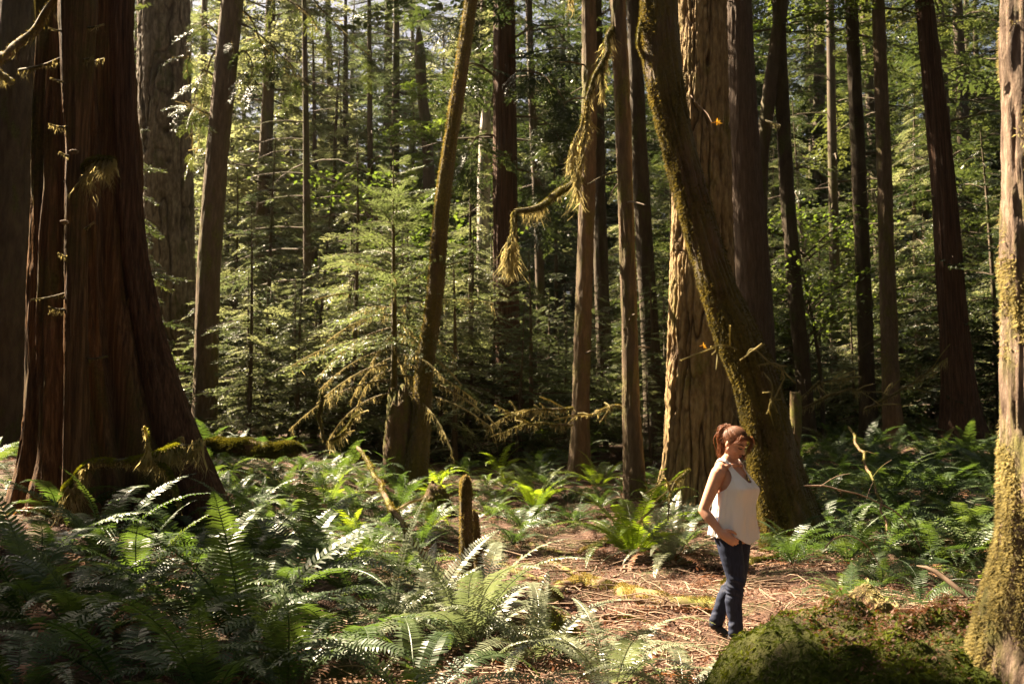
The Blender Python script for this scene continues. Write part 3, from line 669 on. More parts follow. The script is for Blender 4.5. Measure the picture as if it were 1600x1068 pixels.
build_tree('conifer_tree', 'slim dark trunk leaning left, first right of the fine barked trunk', M['firdark'], [(1264, 700, 30), (1258, 620, 25), (1243, 460, 24), (1230, 300, 23), (1222, 150, 22), (1216, 0, 20)], 25.0, 30, bark_fine(0.02, 8, 1.6, 82), 32, 0.12, stubs=7, crown=(13, 3, 45, SPR, 24, M['needle']))
build_tree('conifer_tree', 'very slim dark trunk with whorled boughs in the right background', M['farbark'], [(1306, 640, 18), (1304, 420, 16), (1300, 200, 14), (1297, 0, 12)], 33.0, 26, None, 20, 0.3, stubs=7, crown=(7, 3.0, 60, SPR, 25, M['needle']))
build_tree('conifer_tree', 'tall thin trunk with a lit foot, left one of the right pair', M['firdark'], [(1360, 690, 30), (1356, 630, 26), (1351, 480, 24), (1341, 250, 23), (1330, 0, 20)], 25.0, 34, bark_fine(0.018, 7, 2, 83), 34, 0.12, stubs=7, crown=(12, 3, 50, SPR, 26, M['needle']), moss=(2500, 0.01, 0.04, M['moss'], sunside_fuzz, 83))
build_tree('conifer_tree', 'tall thin trunk with a mossy foot, right one of the right pair', M['hemlock'], [(1398, 700, 34), (1394, 640, 29), (1388, 480, 26), (1381, 250, 23), (1372, 0, 20)], 23.5, 34, bark_fine(0.018, 7, 2, 84), 36, 0.1, stubs=7, crown=(12, 3, 50, SPR, 27, M['needle']), moss=(3500, 0.01, 0.04, M['moss'], sunside_fuzz, 84))
build_tree('cedar_tree', 'thick dark cedar trunk with stringy bark near the right edge', M['redcedar'], [(1504, 680, 66), (1498, 600, 52), (1488, 480, 44), (1475, 300, 39), (1460, 150, 34), (1444, 0, 28)], 24.0, 36, bark_cedar(0.03, 12.0, 0.07, 5, 1.0), 90, 0.1, crown=(12.5, 3.4, 55, SPR, 28, M['needle']))
build_tree('conifer_tree', 'thin dark trunk tucked behind the stringy cedar near the right edge', M['farbark'], [(1500, 640, 18), (1490, 400, 16), (1478, 200, 14), (1468, 0, 13)], 31.0, 28, None, 20, 0.3, stubs=7, crown=(8, 3.2, 60, SPR, 29, M['needle']))
build_tree('dead_snag', 'pale bleached dead trunk glimpsed left of the dark centre cedar', M['palebark'], [(758, 680, 26), (757, 560, 23), (755, 400, 21), (757, 250, 20), (759, 190, 17)], 30.0, 12.2, bark_fine(0.02, 6, 1.5, 91, .1), 30, 0.15, cat='dead tree', rtop=.1)
build_tree('conifer_tree', 'thin trunk between the dark centre cedar and the slim lit trunks', M['farbark'], [(849, 660, 16), (845, 480, 15), (840, 330, 14), (832, 180, 12), (826, 0, 11)], 30.0, 28, None, 20, 0.3, stubs=7, crown=(9, 3, 50, SPR, 30, M['needle']))
build_tree('maple_tree', 'crooked dark trunk in the sunny centre background', M['farbark'], [(685, 520, 22), (672, 350, 20), (668, 230, 18), (660, 150, 16), (655, 60, 12)], 36.0, 17, None, 20, 0.3, crown=(5.5, 4.2, 70, SPR, 31, M['broad']))
for nm, lb, st, Y, sd in (('conifer_tree', 'thin dark conifer pole rising left of centre in the sunny background', [(577, 520, 10), (578, 200, 9), (577, 50, 7)], 36, 32),
                      ('conifer_tree', 'dark stemmed conifer left of the sunny gap above the young conifer', [(482, 640, 15), (480, 400, 13), (478, 200, 10), (476, 60, 8)], 32, 33),
                      ('conifer_tree', 'thin conifer among the hazy sunlit trees right of the leaning slender trunk', [(541, 560, 12), (540, 300, 10), (540, 100, 8)], 40, 34)):
    build_tree(nm, lb, M['farbark'], st, Y, 20, None, 16, 0.3, crown=(4.5, 3.0, 70, SPR, sd, M['needlewarm']))
# ---- near mossy trunk at the right edge, standing on the mound
near, _p, _r, bn = build_tree('maple_tree', 'near blurred moss covered trunk cut off by the right edge', M['nearbark'], [(1616, 1010, 186), (1618, 950, 160), (1620, 880, 126), (1622, 800, 112), (1624, 600, 108), (1622, 300, 108), (1620, 0, 112), (1620, -200, 110)], 4.2, 11, bark_fine(0.02, 4, 2.2, 101, 0.12), 120, 0.03, moss=(80000, 0.008, 0.03, M['hangmoss'], lambda c, n: np.clip(0.2 + n @ SUN, 0.05, 1) * smooth(.44, .60, fbm(c * np.array([5, 5, 3.]), 3)) ** 1.5, 101), rtop=.08, flare=0)  # pale moss weighted to sun-facing bark, lightening the lit side
# ------------------------------------------------------------------ young conifer in the centre
def sapling():
    Y = 19.0; g = np.random.default_rng(5)
    base = P(612, 690, Y); base[2] = float(G(base[0], base[1])); top = P(612, 236, Y)
    root = thing('young_conifer', 'droopy sunlit young conifer with moss hung lower boughs in the centre', 'tree', base)
    H = top[2] - base[2]
    a = Acc(); V, F = tube(np.array([base + [0, 0, H * t] + np.array([0.03 * math.sin(5 * t), 0, 0]) for t in np.linspace(0, 1, 24)]), 0.085 * (1 - np.linspace(0, 1, 24)) + 0.008, 10)
    a.add(V, F); acc_ob('trunk', a, M['mossbark'], root, True, base)
    Q, br, hang = [], Acc(), []
    zfor = lambda py: P(612, py, Y)[2]
    n = 60
    for i in range(n):
        t = (i + g.random()) / n
        z = zfor(620 - 375 * t)
        az = i * 2.4 + g.normal(0, .35)
        L = (2.0 * (1 - t) ** 0.66 + 0.2) * g.uniform(0.75, 1.15)
        up = R(16 * t + 14 + g.normal(0, 6)) if t > 0.35 else R(2 + g.normal(0, 8))
        m = rotz(az) @ roty(-up)
        dr = 0.32 if t > .35 else 0.42
        u = np.linspace(0, 1, 9)
        pts = np.column_stack([u * L, 0.05 * np.sin(3 * u) * L, -dr * u ** 2 * L]) @ m.T + base * [1, 1, 0] + [0, 0, z]
        V, F = tube(pts, 0.016 * (1 - u) * (L / 2) + 0.004, 5); br.add(V, F)
        if t > 0.22:
            q = put(SPRFINE[i % 5] * [1, 1.05, dr / 0.3], L, az, up, g.normal(0, .2), pts[0])
            Q.append(q)
        if t < 0.5:
            hang.append(hang_strands(pts, 90 if t < 0.38 else 22, 0.05, 0.34 if t < .38 else 0.16, i, 0.011, 0.015, 0.1))
    c = quads_ob('crown', np.concatenate(Q), M['needlelight'], root, base)
    b = acc_ob('branches', br, M['mossbark'], root, True, base)
    quads_ob('hanging_moss', np.concatenate(hang), M['hangmoss'], b, base)
sapling()

# ------------------------------------------------------------------ shared tree kinds for the forest behind (built once, copied as linked meshes)
def kind_tree(H, h0, rmax, nb, sprays, seed, mat, bark, r0, shape='cone', pitch=(-18, 10)):
    Q, br = crown_quads(h0, H, rmax, nb, sprays, seed, shape, pitch)
    g = np.random.default_rng(seed)
    z = np.linspace(-0.5, H, 26)
    pts = np.column_stack([0.12 * np.sin(z * 0.25 + seed) * z / H, 0.12 * np.cos(z * 0.3 + seed) * z / H, z])
    rad = r0 * (1 - np.clip(z, 0, H) / H) ** 0.8 + 0.012 + r0 * 0.5 * np.exp(-np.clip(z, 0, None) / 0.5)
    V, F = tube(pts, rad, 14, bark_fine(r0 * 0.06, 6, 1.5, seed))
    # dead lower limbs
    for k in range(int(h0 * 2.2)):
        zz = g.uniform(1.2, max(1.5, h0)); a = g.uniform(0, 6.28); L = g.uniform(0.4, 1.7)
        q = np.array([[0, 0, zz], [math.cos(a) * L * .5, math.sin(a) * L * .5, zz - .05], [math.cos(a) * L, math.sin(a) * L, zz - .3 * L]])
        p, r, s = resample(q, [0.025, 0.016, 0.004], n=6); v, f = tube(p, r, 4); br.add(v, f)
    tm = mesh_np('trunk', V, F, bark)
    br.quads(Q, 1)
    cm = mesh_np('crown', br.verts(), br.faces(), [bark, mat], False, np.concatenate(br.fm))
    return tm, cm, H, rmax

KIND = {
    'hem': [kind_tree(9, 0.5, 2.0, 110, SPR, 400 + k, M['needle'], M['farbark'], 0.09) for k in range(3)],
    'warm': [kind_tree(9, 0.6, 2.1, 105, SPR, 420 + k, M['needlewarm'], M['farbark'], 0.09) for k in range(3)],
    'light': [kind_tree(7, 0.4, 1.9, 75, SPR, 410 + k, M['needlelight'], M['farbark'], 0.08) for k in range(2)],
    'tall': [kind_tree(28, 4 + 2 * k, 3.3, 170, SPRMID, 430 + k, M['needle'], M['farbark'], 0.34) for k in range(4)],
    'tallwarm': [kind_tree(26, 3 + 2 * k, 3.4, 170, SPRMID, 440 + k, M['needlewarm'], M['farbark'], 0.3) for k in range(3)],
}
def broad_quads(H, h0, rmax, seed, n=2600, leaf=0.11):
    g = np.random.default_rng(seed); Q = []; br = Acc()
    tips = []
    for k in range(16):
        a = g.uniform(0, 6.28); z0 = g.uniform(h0 * 0.6, H * 0.85); L = g.uniform(0.5, 1) * rmax
        q = np.array([[0, 0, z0], [math.cos(a) * L * .5, math.sin(a) * L * .5, z0 + L * .35], [math.cos(a) * L, math.sin(a) * L, z0 + L * .5]])
        p, r, s = resample(q, [0.03, 0.02, 0.005], n=8); v, f = tube(p, r, 5); br.add(v, f)
        tips += [p[3], p[5], p[7], p[6]]
    tips = np.array(tips)
    c = tips[g.integers(len(tips), size=n)] + g.normal(0, 1, (n, 3)) * np.array([0.45, 0.45, 0.16])
    a = g.uniform(0, 6.28, n); e = np.stack([np.cos(a), np.sin(a), g.normal(-0.25, 0.3, n)], 1) * leaf * g.uniform(.6, 1.3, n)[:, None]
    w = np.stack([-np.sin(a), np.cos(a), g.normal(0, 0.35, n)], 1) * leaf * 0.42
    return np.stack([c, c + e * .4 + w, c + e, c + e * .4 - w], 1), br
def kind_broad(H, seed):
    Q, br = broad_quads(H, H * 0.35, 1.8, seed)
    z = np.linspace(-0.4, H * 0.85, 14)
    V, F = tube(np.column_stack([0.25 * np.sin(z * .6 + seed), 0.2 * np.cos(z * .5), z]), 0.05 * (1 - z / H) + 0.015, 8); 
    br.quads(Q, 1)
    return mesh_np('trunk', V, F, M['farbark']), mesh_np('crown', br.verts(), br.faces(), [M['farbark'], M['broad']], False, np.concatenate(br.fm)), H, 1.8
KIND['broad'] = [kind_broad(6, 500), kind_broad(5, 501)]

MAINXY = [(t[0].location[0], t[0].location[1]) for t in TREES]
PLACED = []
def plant(kind, name, label, cat, group, x, y, s, rz, v):
    tm, cm, bm_, _ = KIND[kind][v % len(KIND[kind])]
    root = thing(name, label, cat, (x, y, float(G(x, y))), group)
    root.rotation_euler = (R(rng.normal(0, 1.2)), R(rng.normal(0, 1.2)), rz); root.scale = (s, s, s * rng.uniform(0.9, 1.12))
    ob('trunk', tm, root); ob('crown', cm, root)
    PLACED.append((x, y))
    return root

def scatter(n, kind, y0, y1, name, label, cat, group, smin, smax, mind, f=None, seed=1, halfw=0.60, crown_z=None):
    g = np.random.default_rng(seed); k = 0; tries = 0
    while k < n and tries < 6000:
        tries += 1
        y = y0 + (y1 - y0) * g.random() ** 0.85; x = g.uniform(-1, 1) * (y * halfw + 1.0)
        if f is not None and not f(x, y): continue
        if any((x - a) ** 2 + (y - b) ** 2 < mind ** 2 for a, b in PLACED): continue
        if any((x - a) ** 2 + (y - b) ** 2 < 0.8 for a, b in MAINXY): continue
        s = g.uniform(smin, smax)
        Hk, rk = KIND[kind][0][2] * s, KIND[kind][0][3] * s
        if trunk_blocks(x, y, 0, Hk, 0.3, NCRIT) or trunk_blocks(x, y, (6 if 'tall' in kind else 0), Hk, rk * 0.55, NCRIT): continue
        plant(kind, name, label, cat, group, x, y, s, g.uniform(0, 6.28), int(g.integers(9)))
        k += 1

px_of = lambda x, y: 800 + x * FPX / y
left_gap = lambda x, y: (385 if y < 27 else 290) < px_of(x, y) < 770
right_side = lambda x, y: px_of(x, y) > 760
# keep the view of the young conifer and the clearing free of near understory
def und(x, y): return y > 22.5 or abs(px_of(x, y) - 800) > 900
scatter(15, 'tallwarm', 40, 66, 'tall_conifer', 'tall pale green conifer in the hazy sunlit wood left of the centre trunks', 'tree', 'tall sunlit conifers behind the young conifer', 0.9, 1.4, 3.2, left_gap, 11)
scatter(42, 'tall', 42, 78, 'tall_conifer', 'tall dark conifer in the deep shaded wood right of the centre trunks', 'tree', 'tall shaded conifers in the right background', 0.9, 1.35, 2.8, right_side, 12)
scatter(9, 'tall', 50, 85, 'tall_conifer', 'tall dark conifer in the black wood behind the huge cedar', 'tree', 'tall conifers behind the huge cedar', 0.8, 1.1, 2.8, lambda x, y: px_of(x, y) < 300, 13)
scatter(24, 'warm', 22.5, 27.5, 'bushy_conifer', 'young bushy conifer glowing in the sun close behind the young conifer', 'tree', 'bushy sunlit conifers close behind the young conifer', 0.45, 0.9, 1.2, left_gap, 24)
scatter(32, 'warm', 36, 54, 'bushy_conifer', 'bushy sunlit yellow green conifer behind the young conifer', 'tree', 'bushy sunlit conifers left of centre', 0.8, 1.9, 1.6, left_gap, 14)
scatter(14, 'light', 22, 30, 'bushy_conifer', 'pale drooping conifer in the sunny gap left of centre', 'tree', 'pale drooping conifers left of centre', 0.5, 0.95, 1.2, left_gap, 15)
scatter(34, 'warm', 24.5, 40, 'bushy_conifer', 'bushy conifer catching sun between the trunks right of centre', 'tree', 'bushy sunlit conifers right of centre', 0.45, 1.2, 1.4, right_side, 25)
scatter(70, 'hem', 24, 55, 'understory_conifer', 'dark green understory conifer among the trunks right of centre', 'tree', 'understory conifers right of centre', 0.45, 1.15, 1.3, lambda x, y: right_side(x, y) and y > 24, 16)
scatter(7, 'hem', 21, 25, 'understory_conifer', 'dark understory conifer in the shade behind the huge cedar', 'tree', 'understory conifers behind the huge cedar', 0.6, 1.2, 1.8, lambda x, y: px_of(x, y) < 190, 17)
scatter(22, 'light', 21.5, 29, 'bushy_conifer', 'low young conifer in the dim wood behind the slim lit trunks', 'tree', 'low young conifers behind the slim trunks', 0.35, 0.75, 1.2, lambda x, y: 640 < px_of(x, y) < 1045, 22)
scatter(9, 'broad', 26, 46, 'broadleaf_tree', 'small yellow green broadleaf tree at the sunny right of the background', 'tree', 'broadleaf trees in the right background', 0.7, 1.4, 1.6, lambda x, y: px_of(x, y) > 1240, 18)
scatter(10, 'broad', 30, 44, 'broadleaf_tree', 'small bright broadleaf tree between the sunny conifers left of centre', 'tree', 'broadleaf trees left of centre', 0.8, 1.6, 1.6, lambda x, y: 560 < px_of(x, y) < 790, 19)
scatter(70, 'tall', 66, 115, 'tall_conifer', 'far conifer closing the view at the back of the wood', 'tree', 'far conifers at the back of the wood', 1.2, 1.6, 3.0, lambda x, y: not 300 < px_of(x, y) < 700 or (x * 7.3 + y * 3.1) % 1 < .45, 20)
scatter(60, 'warm', 52, 80, 'bushy_conifer', 'far bushy conifer low at the back of the wood', 'tree', 'far bushy conifers at the back of the wood', 0.9, 1.9, 2.2, None, 21)

# ------------------------------------------------------------------ unseen conifers added round the frame to shade the view
def shade_tree(x, y, H, h0, rmax, seed, label, group):
    g = np.random.default_rng(seed); z0 = float(G(x, y))
    base = np.array([x, y, z0]); root = thing('tall_conifer', label, 'tree', base, group)
    z = np.linspace(-0.5, H, 20)
    V, F = tube(np.column_stack([x + 0 * z, y + 0 * z, z0 + z]), 0.38 * (1 - z / (H + 1)) + 0.03, 14, bark_fine(0.02, 6, 1.2, seed))
    ob('trunk', mesh_np('trunk', V - base, F, M['farbark']), root)
    Q, br = crown_quads(z0 + h0, z0 + H, rmax, 110, SPRCOARSE, seed, 'round', (-20, 12), lambda q: np.array([x, y, q]), lobes=False)
    Q = Q[~open_mask(Q.mean(1))]  # gaps shaped in the added crown so sun reaches chosen spots
    # a tree growing in view keeps only the crown above the picture; here all of it is outside the frame
    br.quads(Q, 1); acc_ob('crown', br, [M['farbark'], M['needle']], root, False, base)
g = np.random.default_rng(77); k = 0; tr = 0; SH = []
while k < 54 and tr < 12000:
    tr += 1
    y = g.uniform(3.5, 40); x = -g.uniform(0.56 * y + 2.5, 0.56 * y + (30 if k < 30 else 11))
    if y > 25: continue
    if any((x - a) ** 2 + (y - b) ** 2 < 9 for a, b in SH): continue
    if k >= 30 and not 5 < y < 18: continue
    if trunk_blocks(x, y, 0, 30, 0.3): continue
    SH.append((x, y)); k += 1
    shade_tree(x, y, g.uniform(22, 34), g.uniform(3, 8), g.uniform(3.2, 4.6), 800 + k, 'unseen shade conifer added beyond the left edge, crown gapped for chosen sun patches', 'added shade conifers beyond the left edge')

g = np.random.default_rng(78); k = 0
while k < 22:
    y = g.uniform(-26, -3.5); x = g.uniform(-22, 22)
    if any((x - a) ** 2 + (y - b) ** 2 < 14 for a, b in SH): continue
    SH.append((x, y)); k += 1
    shade_tree(x, y, g.uniform(20, 30), g.uniform(2.5, 6), g.uniform(3.2, 4.4), 900 + k, 'unseen shade conifer added behind the viewpoint to dim the sky light', 'added shade conifers behind the viewpoint')
k = 0
while k < 14:
    y = g.uniform(2, 30); x = g.uniform(0.58 * y + 4.5, 0.58 * y + 18)
    if any((x - a) ** 2 + (y - b) ** 2 < 12 for a, b in SH): continue
    SH.append((x, y)); k += 1
    shade_tree(x, y, g.uniform(20, 30), g.uniform(2.5, 6), g.uniform(3.2, 4.2), 950 + k, 'unseen shade conifer added beyond the right edge to block sky light', 'added shade conifers beyond the right edge')
# ------------------------------------------------------------------ ground sheet
def ground():
    xs = np.unique(np.concatenate([np.linspace(-9, 9, 241), np.linspace(-40, 40, 161), np.linspace(-600, 600, 61)]))
    ys = np.unique(np.concatenate([np.linspace(-60, 4, 20), np.linspace(4, 22, 241), np.linspace(22, 60, 120), np.linspace(60, 130, 50), np.linspace(130, 1200, 30)]))
    X, Y = np.meshgrid(xs, ys)
    Z = G(X, Y)
    q = np.stack([X, Y, 0 * X], -1)
    Z = Z + (fbm(q * 4.5, 3) - 0.5) * 0.07 * (np.abs(X) < 12) * (Y < 24) * (Y > 3)
    n, m = X.shape
    i = np.arange(n - 1)[:, None]; j = np.arange(m - 1)[None]
    F = np.stack([i * m + j, i * m + j + 1, (i + 1) * m + j + 1, (i + 1) * m + j], -1).reshape(-1, 4)
    o = ob('ground', mesh_np('ground', np.stack([X, Y, Z], -1).reshape(-1, 3), F, M['soil']))
    o['kind'] = 'structure'
ground()

# ------------------------------------------------------------------ litter
def litter():
    g = np.random.default_rng(9)
    n = 95000
    y = 5.2 + 13 * g.random(n) ** 1.3; x = g.uniform(-0.52, 0.56, n) * y
    clear = smooth(-1.2, 0.2, x) * (1 - smooth(4.2, 5.5, x)); keep = g.random(n) < 0.25 + 0.75 * clear
    x, y = x[keep], y[keep]; n = len(x)
    a = g.uniform(0, 6.28, n); L = g.uniform(0.012, 0.055, n); w = L * g.uniform(0.05, 0.28, n)
    z = G(x, y) + 0.02 + np.abs(g.normal(0, 0.022, n))
    c = np.stack([x, y, z], 1); e = np.stack([np.cos(a), np.sin(a), g.normal(0, .45, n)], 1) * L[:, None]; s = np.stack([-np.sin(a), np.cos(a), g.normal(0, .6, n)], 1) * w[:, None]
    Q = np.stack([c, c + e * .5 + s, c + e, c + e * .5 - s], 1)
    o = quads_ob('leaf_litter', Q, M['litter'], None, (0, 0, 0)); o['kind'] = 'stuff'
    acc = Acc()
    for i in range(2600):
        yy = 5.3 + 11 * g.random() ** 1.2; xx = g.uniform(-0.45, 0.5) * yy
        if xx < -0.8 and g.random() < 0.6: continue
        a = g.uniform(0, 3.14); L = g.uniform(0.08, 0.42); zz = float(G(xx, yy)) + 0.03
        d = np.array([math.cos(a), math.sin(a), g.normal(0, .16)]) * L
        b = np.array([xx, yy, zz])
        p = np.array([b - d, b + g.normal(0, .1, 3) * L + [0, 0, .02], b + d])
        p_, r_, s_ = resample(p, [g.uniform(.003, .009), .005, .002], n=6); V, F = tube(p_, r_, 4); acc.add(V, F)
    o = acc_ob('twig_litter', acc, M['twig'], None); o['kind'] = 'stuff'
litter()

# ------------------------------------------------------------------ ferns
def frond_mesh(name, mat, e0, e1, L, pairs, seed, wmax=0.112, curl=0.0, ragged=0.0, quality=2):
    g = np.random.default_rng(seed)
    n = 22; s = np.linspace(0, 1, n)
    el = R(e0) + (R(e1) - R(e0)) * s ** 1.25
    yaw = curl * s ** 1.5
    d = np.stack([np.cos(el) * np.cos(yaw), np.cos(el) * np.sin(yaw), np.sin(el)], 1)
    pts = np.concatenate([[[0, 0, 0]], np.cumsum((d[1:] + d[:-1]) * 0.5 * L / (n - 1), 0)])
    acc = Acc()
    V, F = tube(pts, 0.0045 * (1 - s * 0.85) * (L / 1.0) + 0.0006, 4); acc.add(V, F)
    Q = []
    for i in range(pairs):
        t = 0.13 + 0.865 * i / (pairs - 1)
        f = t * (n - 1); k = int(min(n - 2, f)); u = f - k
        c = pts[k] * (1 - u) + pts[k + 1] * u; tg = pts[k + 1] - pts[k]; tg = tg / np.linalg.norm(tg)
        side = np.cross(tg, [0, 0, 1.0]); side = side / (np.linalg.norm(side) + 1e-9); up = np.cross(side, tg)
        env = min(1, (t - 0.10) / 0.17) ** 0.7 * (1 - max(0, (t - 0.35) / 0.66) ** 1.9) + 0.05
        sp = 0.865 * L / pairs
        for sg in (-1, 1):
            l = wmax * L * env * g.uniform(0.9, 1.08)
            if ragged and g.random() < ragged: l *= g.uniform(0.1, 0.7)
            fw = 0.22 + 0.5 * t ** 3 + g.normal(0, 0.05)
            dd = side * sg + tg * fw + up * (0.16 + g.normal(0, 0.05)); dd /= np.linalg.norm(dd)
            dn = dd * 0.9 - up * (0.32 + g.normal(0, .12)); 
            ww = sp * 0.46; wv = tg * ww + up * g.normal(0.1, 0.12) * ww
            c0 = c; c1 = c + dd * l * 0.5; c2 = c1 + dn * l * 0.5
            if quality == 2:
                Q.append([c0 - wv * .45, c0 + wv * .75, c1 + wv * .9, c1 - wv * .75]); Q.append([c1 - wv * .75, c1 + wv * .9, c2 + wv * .12, c2 - wv * .12])
            else:
                Q.append([c0 - wv * .6, c0 + wv * .8, c2 + wv * .2, c2 - wv * .2])
    acc.quads(np.array(Q))
    return mesh_np(name, acc.verts(), acc.faces(), mat, False), acc

FR_SPEC = [(72, -8), (68, -30), (62, -45), (55, -58), (46, -38), (38, -50), (80, 15), (50, -20), (66, -62), (30, -28)]
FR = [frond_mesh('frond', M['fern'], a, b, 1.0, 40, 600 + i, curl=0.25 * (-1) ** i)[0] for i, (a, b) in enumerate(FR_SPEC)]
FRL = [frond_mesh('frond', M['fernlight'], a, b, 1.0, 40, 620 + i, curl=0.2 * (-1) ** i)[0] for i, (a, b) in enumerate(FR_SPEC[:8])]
FRP = [frond_mesh('frond', M['fernsunlit'], a, b, 1.0, 42, 640 + i, curl=0.15 * (-1) ** i)[0] for i, (a, b) in enumerate(FR_SPEC[:8])]
FRD = [frond_mesh('dead_frond', M['ferndead'], a, b, 0.9, 30, 660 + i, 0.085, 0.5 * (-1) ** i, 0.35)[0] for i, (a, b) in enumerate([(35, -70), (20, -60), (5, -35), (-5, -30)])]

def fern(loc, label, group, nf=16, L=1.0, mset=None, dead=3, seed=0, az0=0, azr=6.283, tilt=0.0, specs=None):
    g = np.random.default_rng(seed)
    root = thing('sword_fern', label, 'fern', loc, group)
    ms = mset or FR
    for i in range(nf):
        az = az0 + azr * (i + g.uniform(-.3, .3)) / nf
        m = ms[int(g.integers(len(ms)))] if specs is None else ms[specs[i % len(specs)]]
        o = ob('frond', m, root, (0.05 * math.cos(az), 0.05 * math.sin(az), -0.02), (g.normal(0, .12), g.normal(0, .10) + tilt, az), L * g.uniform(0.72, 1.12))
    for i in range(dead):
        az = g.uniform(0, 6.28)
        ob('dead_frond', FRD[int(g.integers(4))], root, (0.03 * math.cos(az), 0.03 * math.sin(az), 0.03), (g.normal(0, .2), 0, az), L * g.uniform(0.7, 1.0))
    return root

# whole far ferns as one mesh each
def fern_mesh(mat, dmat, seed, nf=15, pairs=26):
    g = np.random.default_rng(seed); A = Acc()
    for i in range(nf):
        a, b = FR_SPEC[int(g.integers(10))]
        me, acc = frond_mesh('tmp', mat, a, b, 1.0, pairs, seed + i * 3, curl=g.normal(0, .25), quality=1); bpy.data.meshes.remove(me)
        m = rotz(6.283 * (i + g.uniform(-.3, .3)) / nf) @ rotx(g.normal(0, .15))
        A.add(acc.verts() * g.uniform(.7, 1.1) @ m.T, acc.faces())
    for i in range(3):
        me, acc = frond_mesh('tmp', dmat, 20, -60, .9, 20, seed + 90 + i, .085, .4, .3, 1); bpy.data.meshes.remove(me)
        A.add(acc.verts() @ rotz(g.uniform(0, 6.28)).T, acc.faces(), 1)
    return mesh_np('sword_fern', A.verts(), A.faces(), [mat, dmat], False, np.concatenate(A.fm))
FM = [fern_mesh(M['fern'], M['ferndead'], 700 + 50 * k) for k in range(5)]
FML = [fern_mesh(M['fernlight'], M['ferndead'], 1000 + 50 * k) for k in range(2)]

FXY = []
def hero(px, py, label, group=None, **kw):
    p = GP(px, py); FXY.append((p[0], p[1])); return fern(p, label, group, **kw)
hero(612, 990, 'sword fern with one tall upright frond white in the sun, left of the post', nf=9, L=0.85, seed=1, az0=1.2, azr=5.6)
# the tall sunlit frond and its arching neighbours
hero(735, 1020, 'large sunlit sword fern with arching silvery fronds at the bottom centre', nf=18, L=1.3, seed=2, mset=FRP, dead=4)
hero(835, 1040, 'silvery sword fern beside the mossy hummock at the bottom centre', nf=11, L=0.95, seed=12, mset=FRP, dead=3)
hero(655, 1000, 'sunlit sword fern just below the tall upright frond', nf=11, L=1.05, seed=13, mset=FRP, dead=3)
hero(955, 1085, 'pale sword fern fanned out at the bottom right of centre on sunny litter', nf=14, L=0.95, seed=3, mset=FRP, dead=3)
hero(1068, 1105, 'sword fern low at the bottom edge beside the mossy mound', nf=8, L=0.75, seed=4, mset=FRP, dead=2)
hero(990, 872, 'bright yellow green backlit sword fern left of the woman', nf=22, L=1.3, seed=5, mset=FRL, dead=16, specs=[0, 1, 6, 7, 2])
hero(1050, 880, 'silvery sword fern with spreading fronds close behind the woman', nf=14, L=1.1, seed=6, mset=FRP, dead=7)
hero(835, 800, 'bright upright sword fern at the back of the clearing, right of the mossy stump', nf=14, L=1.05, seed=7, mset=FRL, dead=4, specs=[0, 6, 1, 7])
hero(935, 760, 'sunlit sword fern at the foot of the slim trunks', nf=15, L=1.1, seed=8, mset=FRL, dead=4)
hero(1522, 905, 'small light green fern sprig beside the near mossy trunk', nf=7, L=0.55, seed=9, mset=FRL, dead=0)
for i, (x, y, L, nf) in enumerate([(130, 1010, 1.25, 12), (385, 1020, 1.35, 12), (290, 985, 1.2, 11), (540, 1030, 1.15, 10), (450, 1095, 1.1, 10), (50, 975, 1.25, 11), (200, 1090, 1.15, 10), (215, 930, 1.2, 11), (430, 950, 1.35, 12), (300, 890, 1.25, 11), (160, 885, 1.25, 11), (60, 890, 1.2, 10), (400, 880, 1.3, 11), (30, 1095, 1.1, 9), (500, 905, 1.35, 12), (560, 950, 1.1, 9), (330, 1105, 1.1, 9), (95, 820, 1.1, 9), (650, 1105, .95, 9), (575, 870, 1.1, 10)]):
    hero(x, y, 'dark green sword fern in the shaded fern bank of the left foreground', 'sword ferns of the shaded left foreground', nf=nf, L=L * 1.12, seed=30 + i, dead=3)
for i, (x, y, L, nf) in enumerate([(290, 800, .95, 16), (345, 815, .95, 15), (395, 800, .95, 15), (455, 815, .95, 15), (510, 800, .95, 14), (560, 800, .9, 14), (240, 830, .9, 14)]):
    hero(x, y, 'sword fern along the middle of the left bank, just right of the huge cedar foot', 'sword ferns by the huge cedar foot', nf=nf, L=L, seed=60 + i, dead=3)

def far_fern(x, y, s, label, group, light=False, g=None):
    ms = FML if light else FM
    o = ob('sword_fern', ms[int(g.integers(len(ms)))], None, (x, y, float(G(x, y)) - 0.02), (g.normal(0, .08), g.normal(0, .08), g.uniform(0, 6.28)), s)
    tag(o, label, 'fern', group); FXY.append((x, y))

def scatter_ferns(n, xr, yr, label, group, smin, smax, mind, f=None, seed=1, plight=0.0):
    g = np.random.default_rng(seed); k = tr = 0
    while k < n and tr < 9000:
        tr += 1
        y = g.uniform(*yr); px = g.uniform(*xr); x = (px - 800) * y / FPX
        if f is not None and not f(x, y): continue
        if any((x - a) ** 2 + (y - b) ** 2 < mind ** 2 for a, b in FXY): continue
        if any((x - a) ** 2 + (y - b) ** 2 < 0.3 for a, b in MAINXY): continue
        far_fern(x, y, g.uniform(smin, smax), label, group, g.random() < plight, g); k += 1
scatter_ferns(46, (320, 700), (11.5, 19), 'sunlit sword fern on the bank below the droopy young conifer', 'sword ferns below the young conifer', .7, 1.05, .62, lambda x, y: not (-1.2 < x < 0.2 and y < 13.5), 3, .25)
scatter_ferns(26, (690, 1080), (14.2, 20), 'sword fern between the middle trunks at the back of the clearing', 'sword ferns at the back of the clearing', .65, .95, .62, None, 4, .25)
scatter_ferns(96, (1225, 1640), (12.0, 22), 'dark sword fern in the shaded fern slope right of the leaning trunk', 'sword ferns of the shaded right slope', .8, 1.2, .5, None, 5)
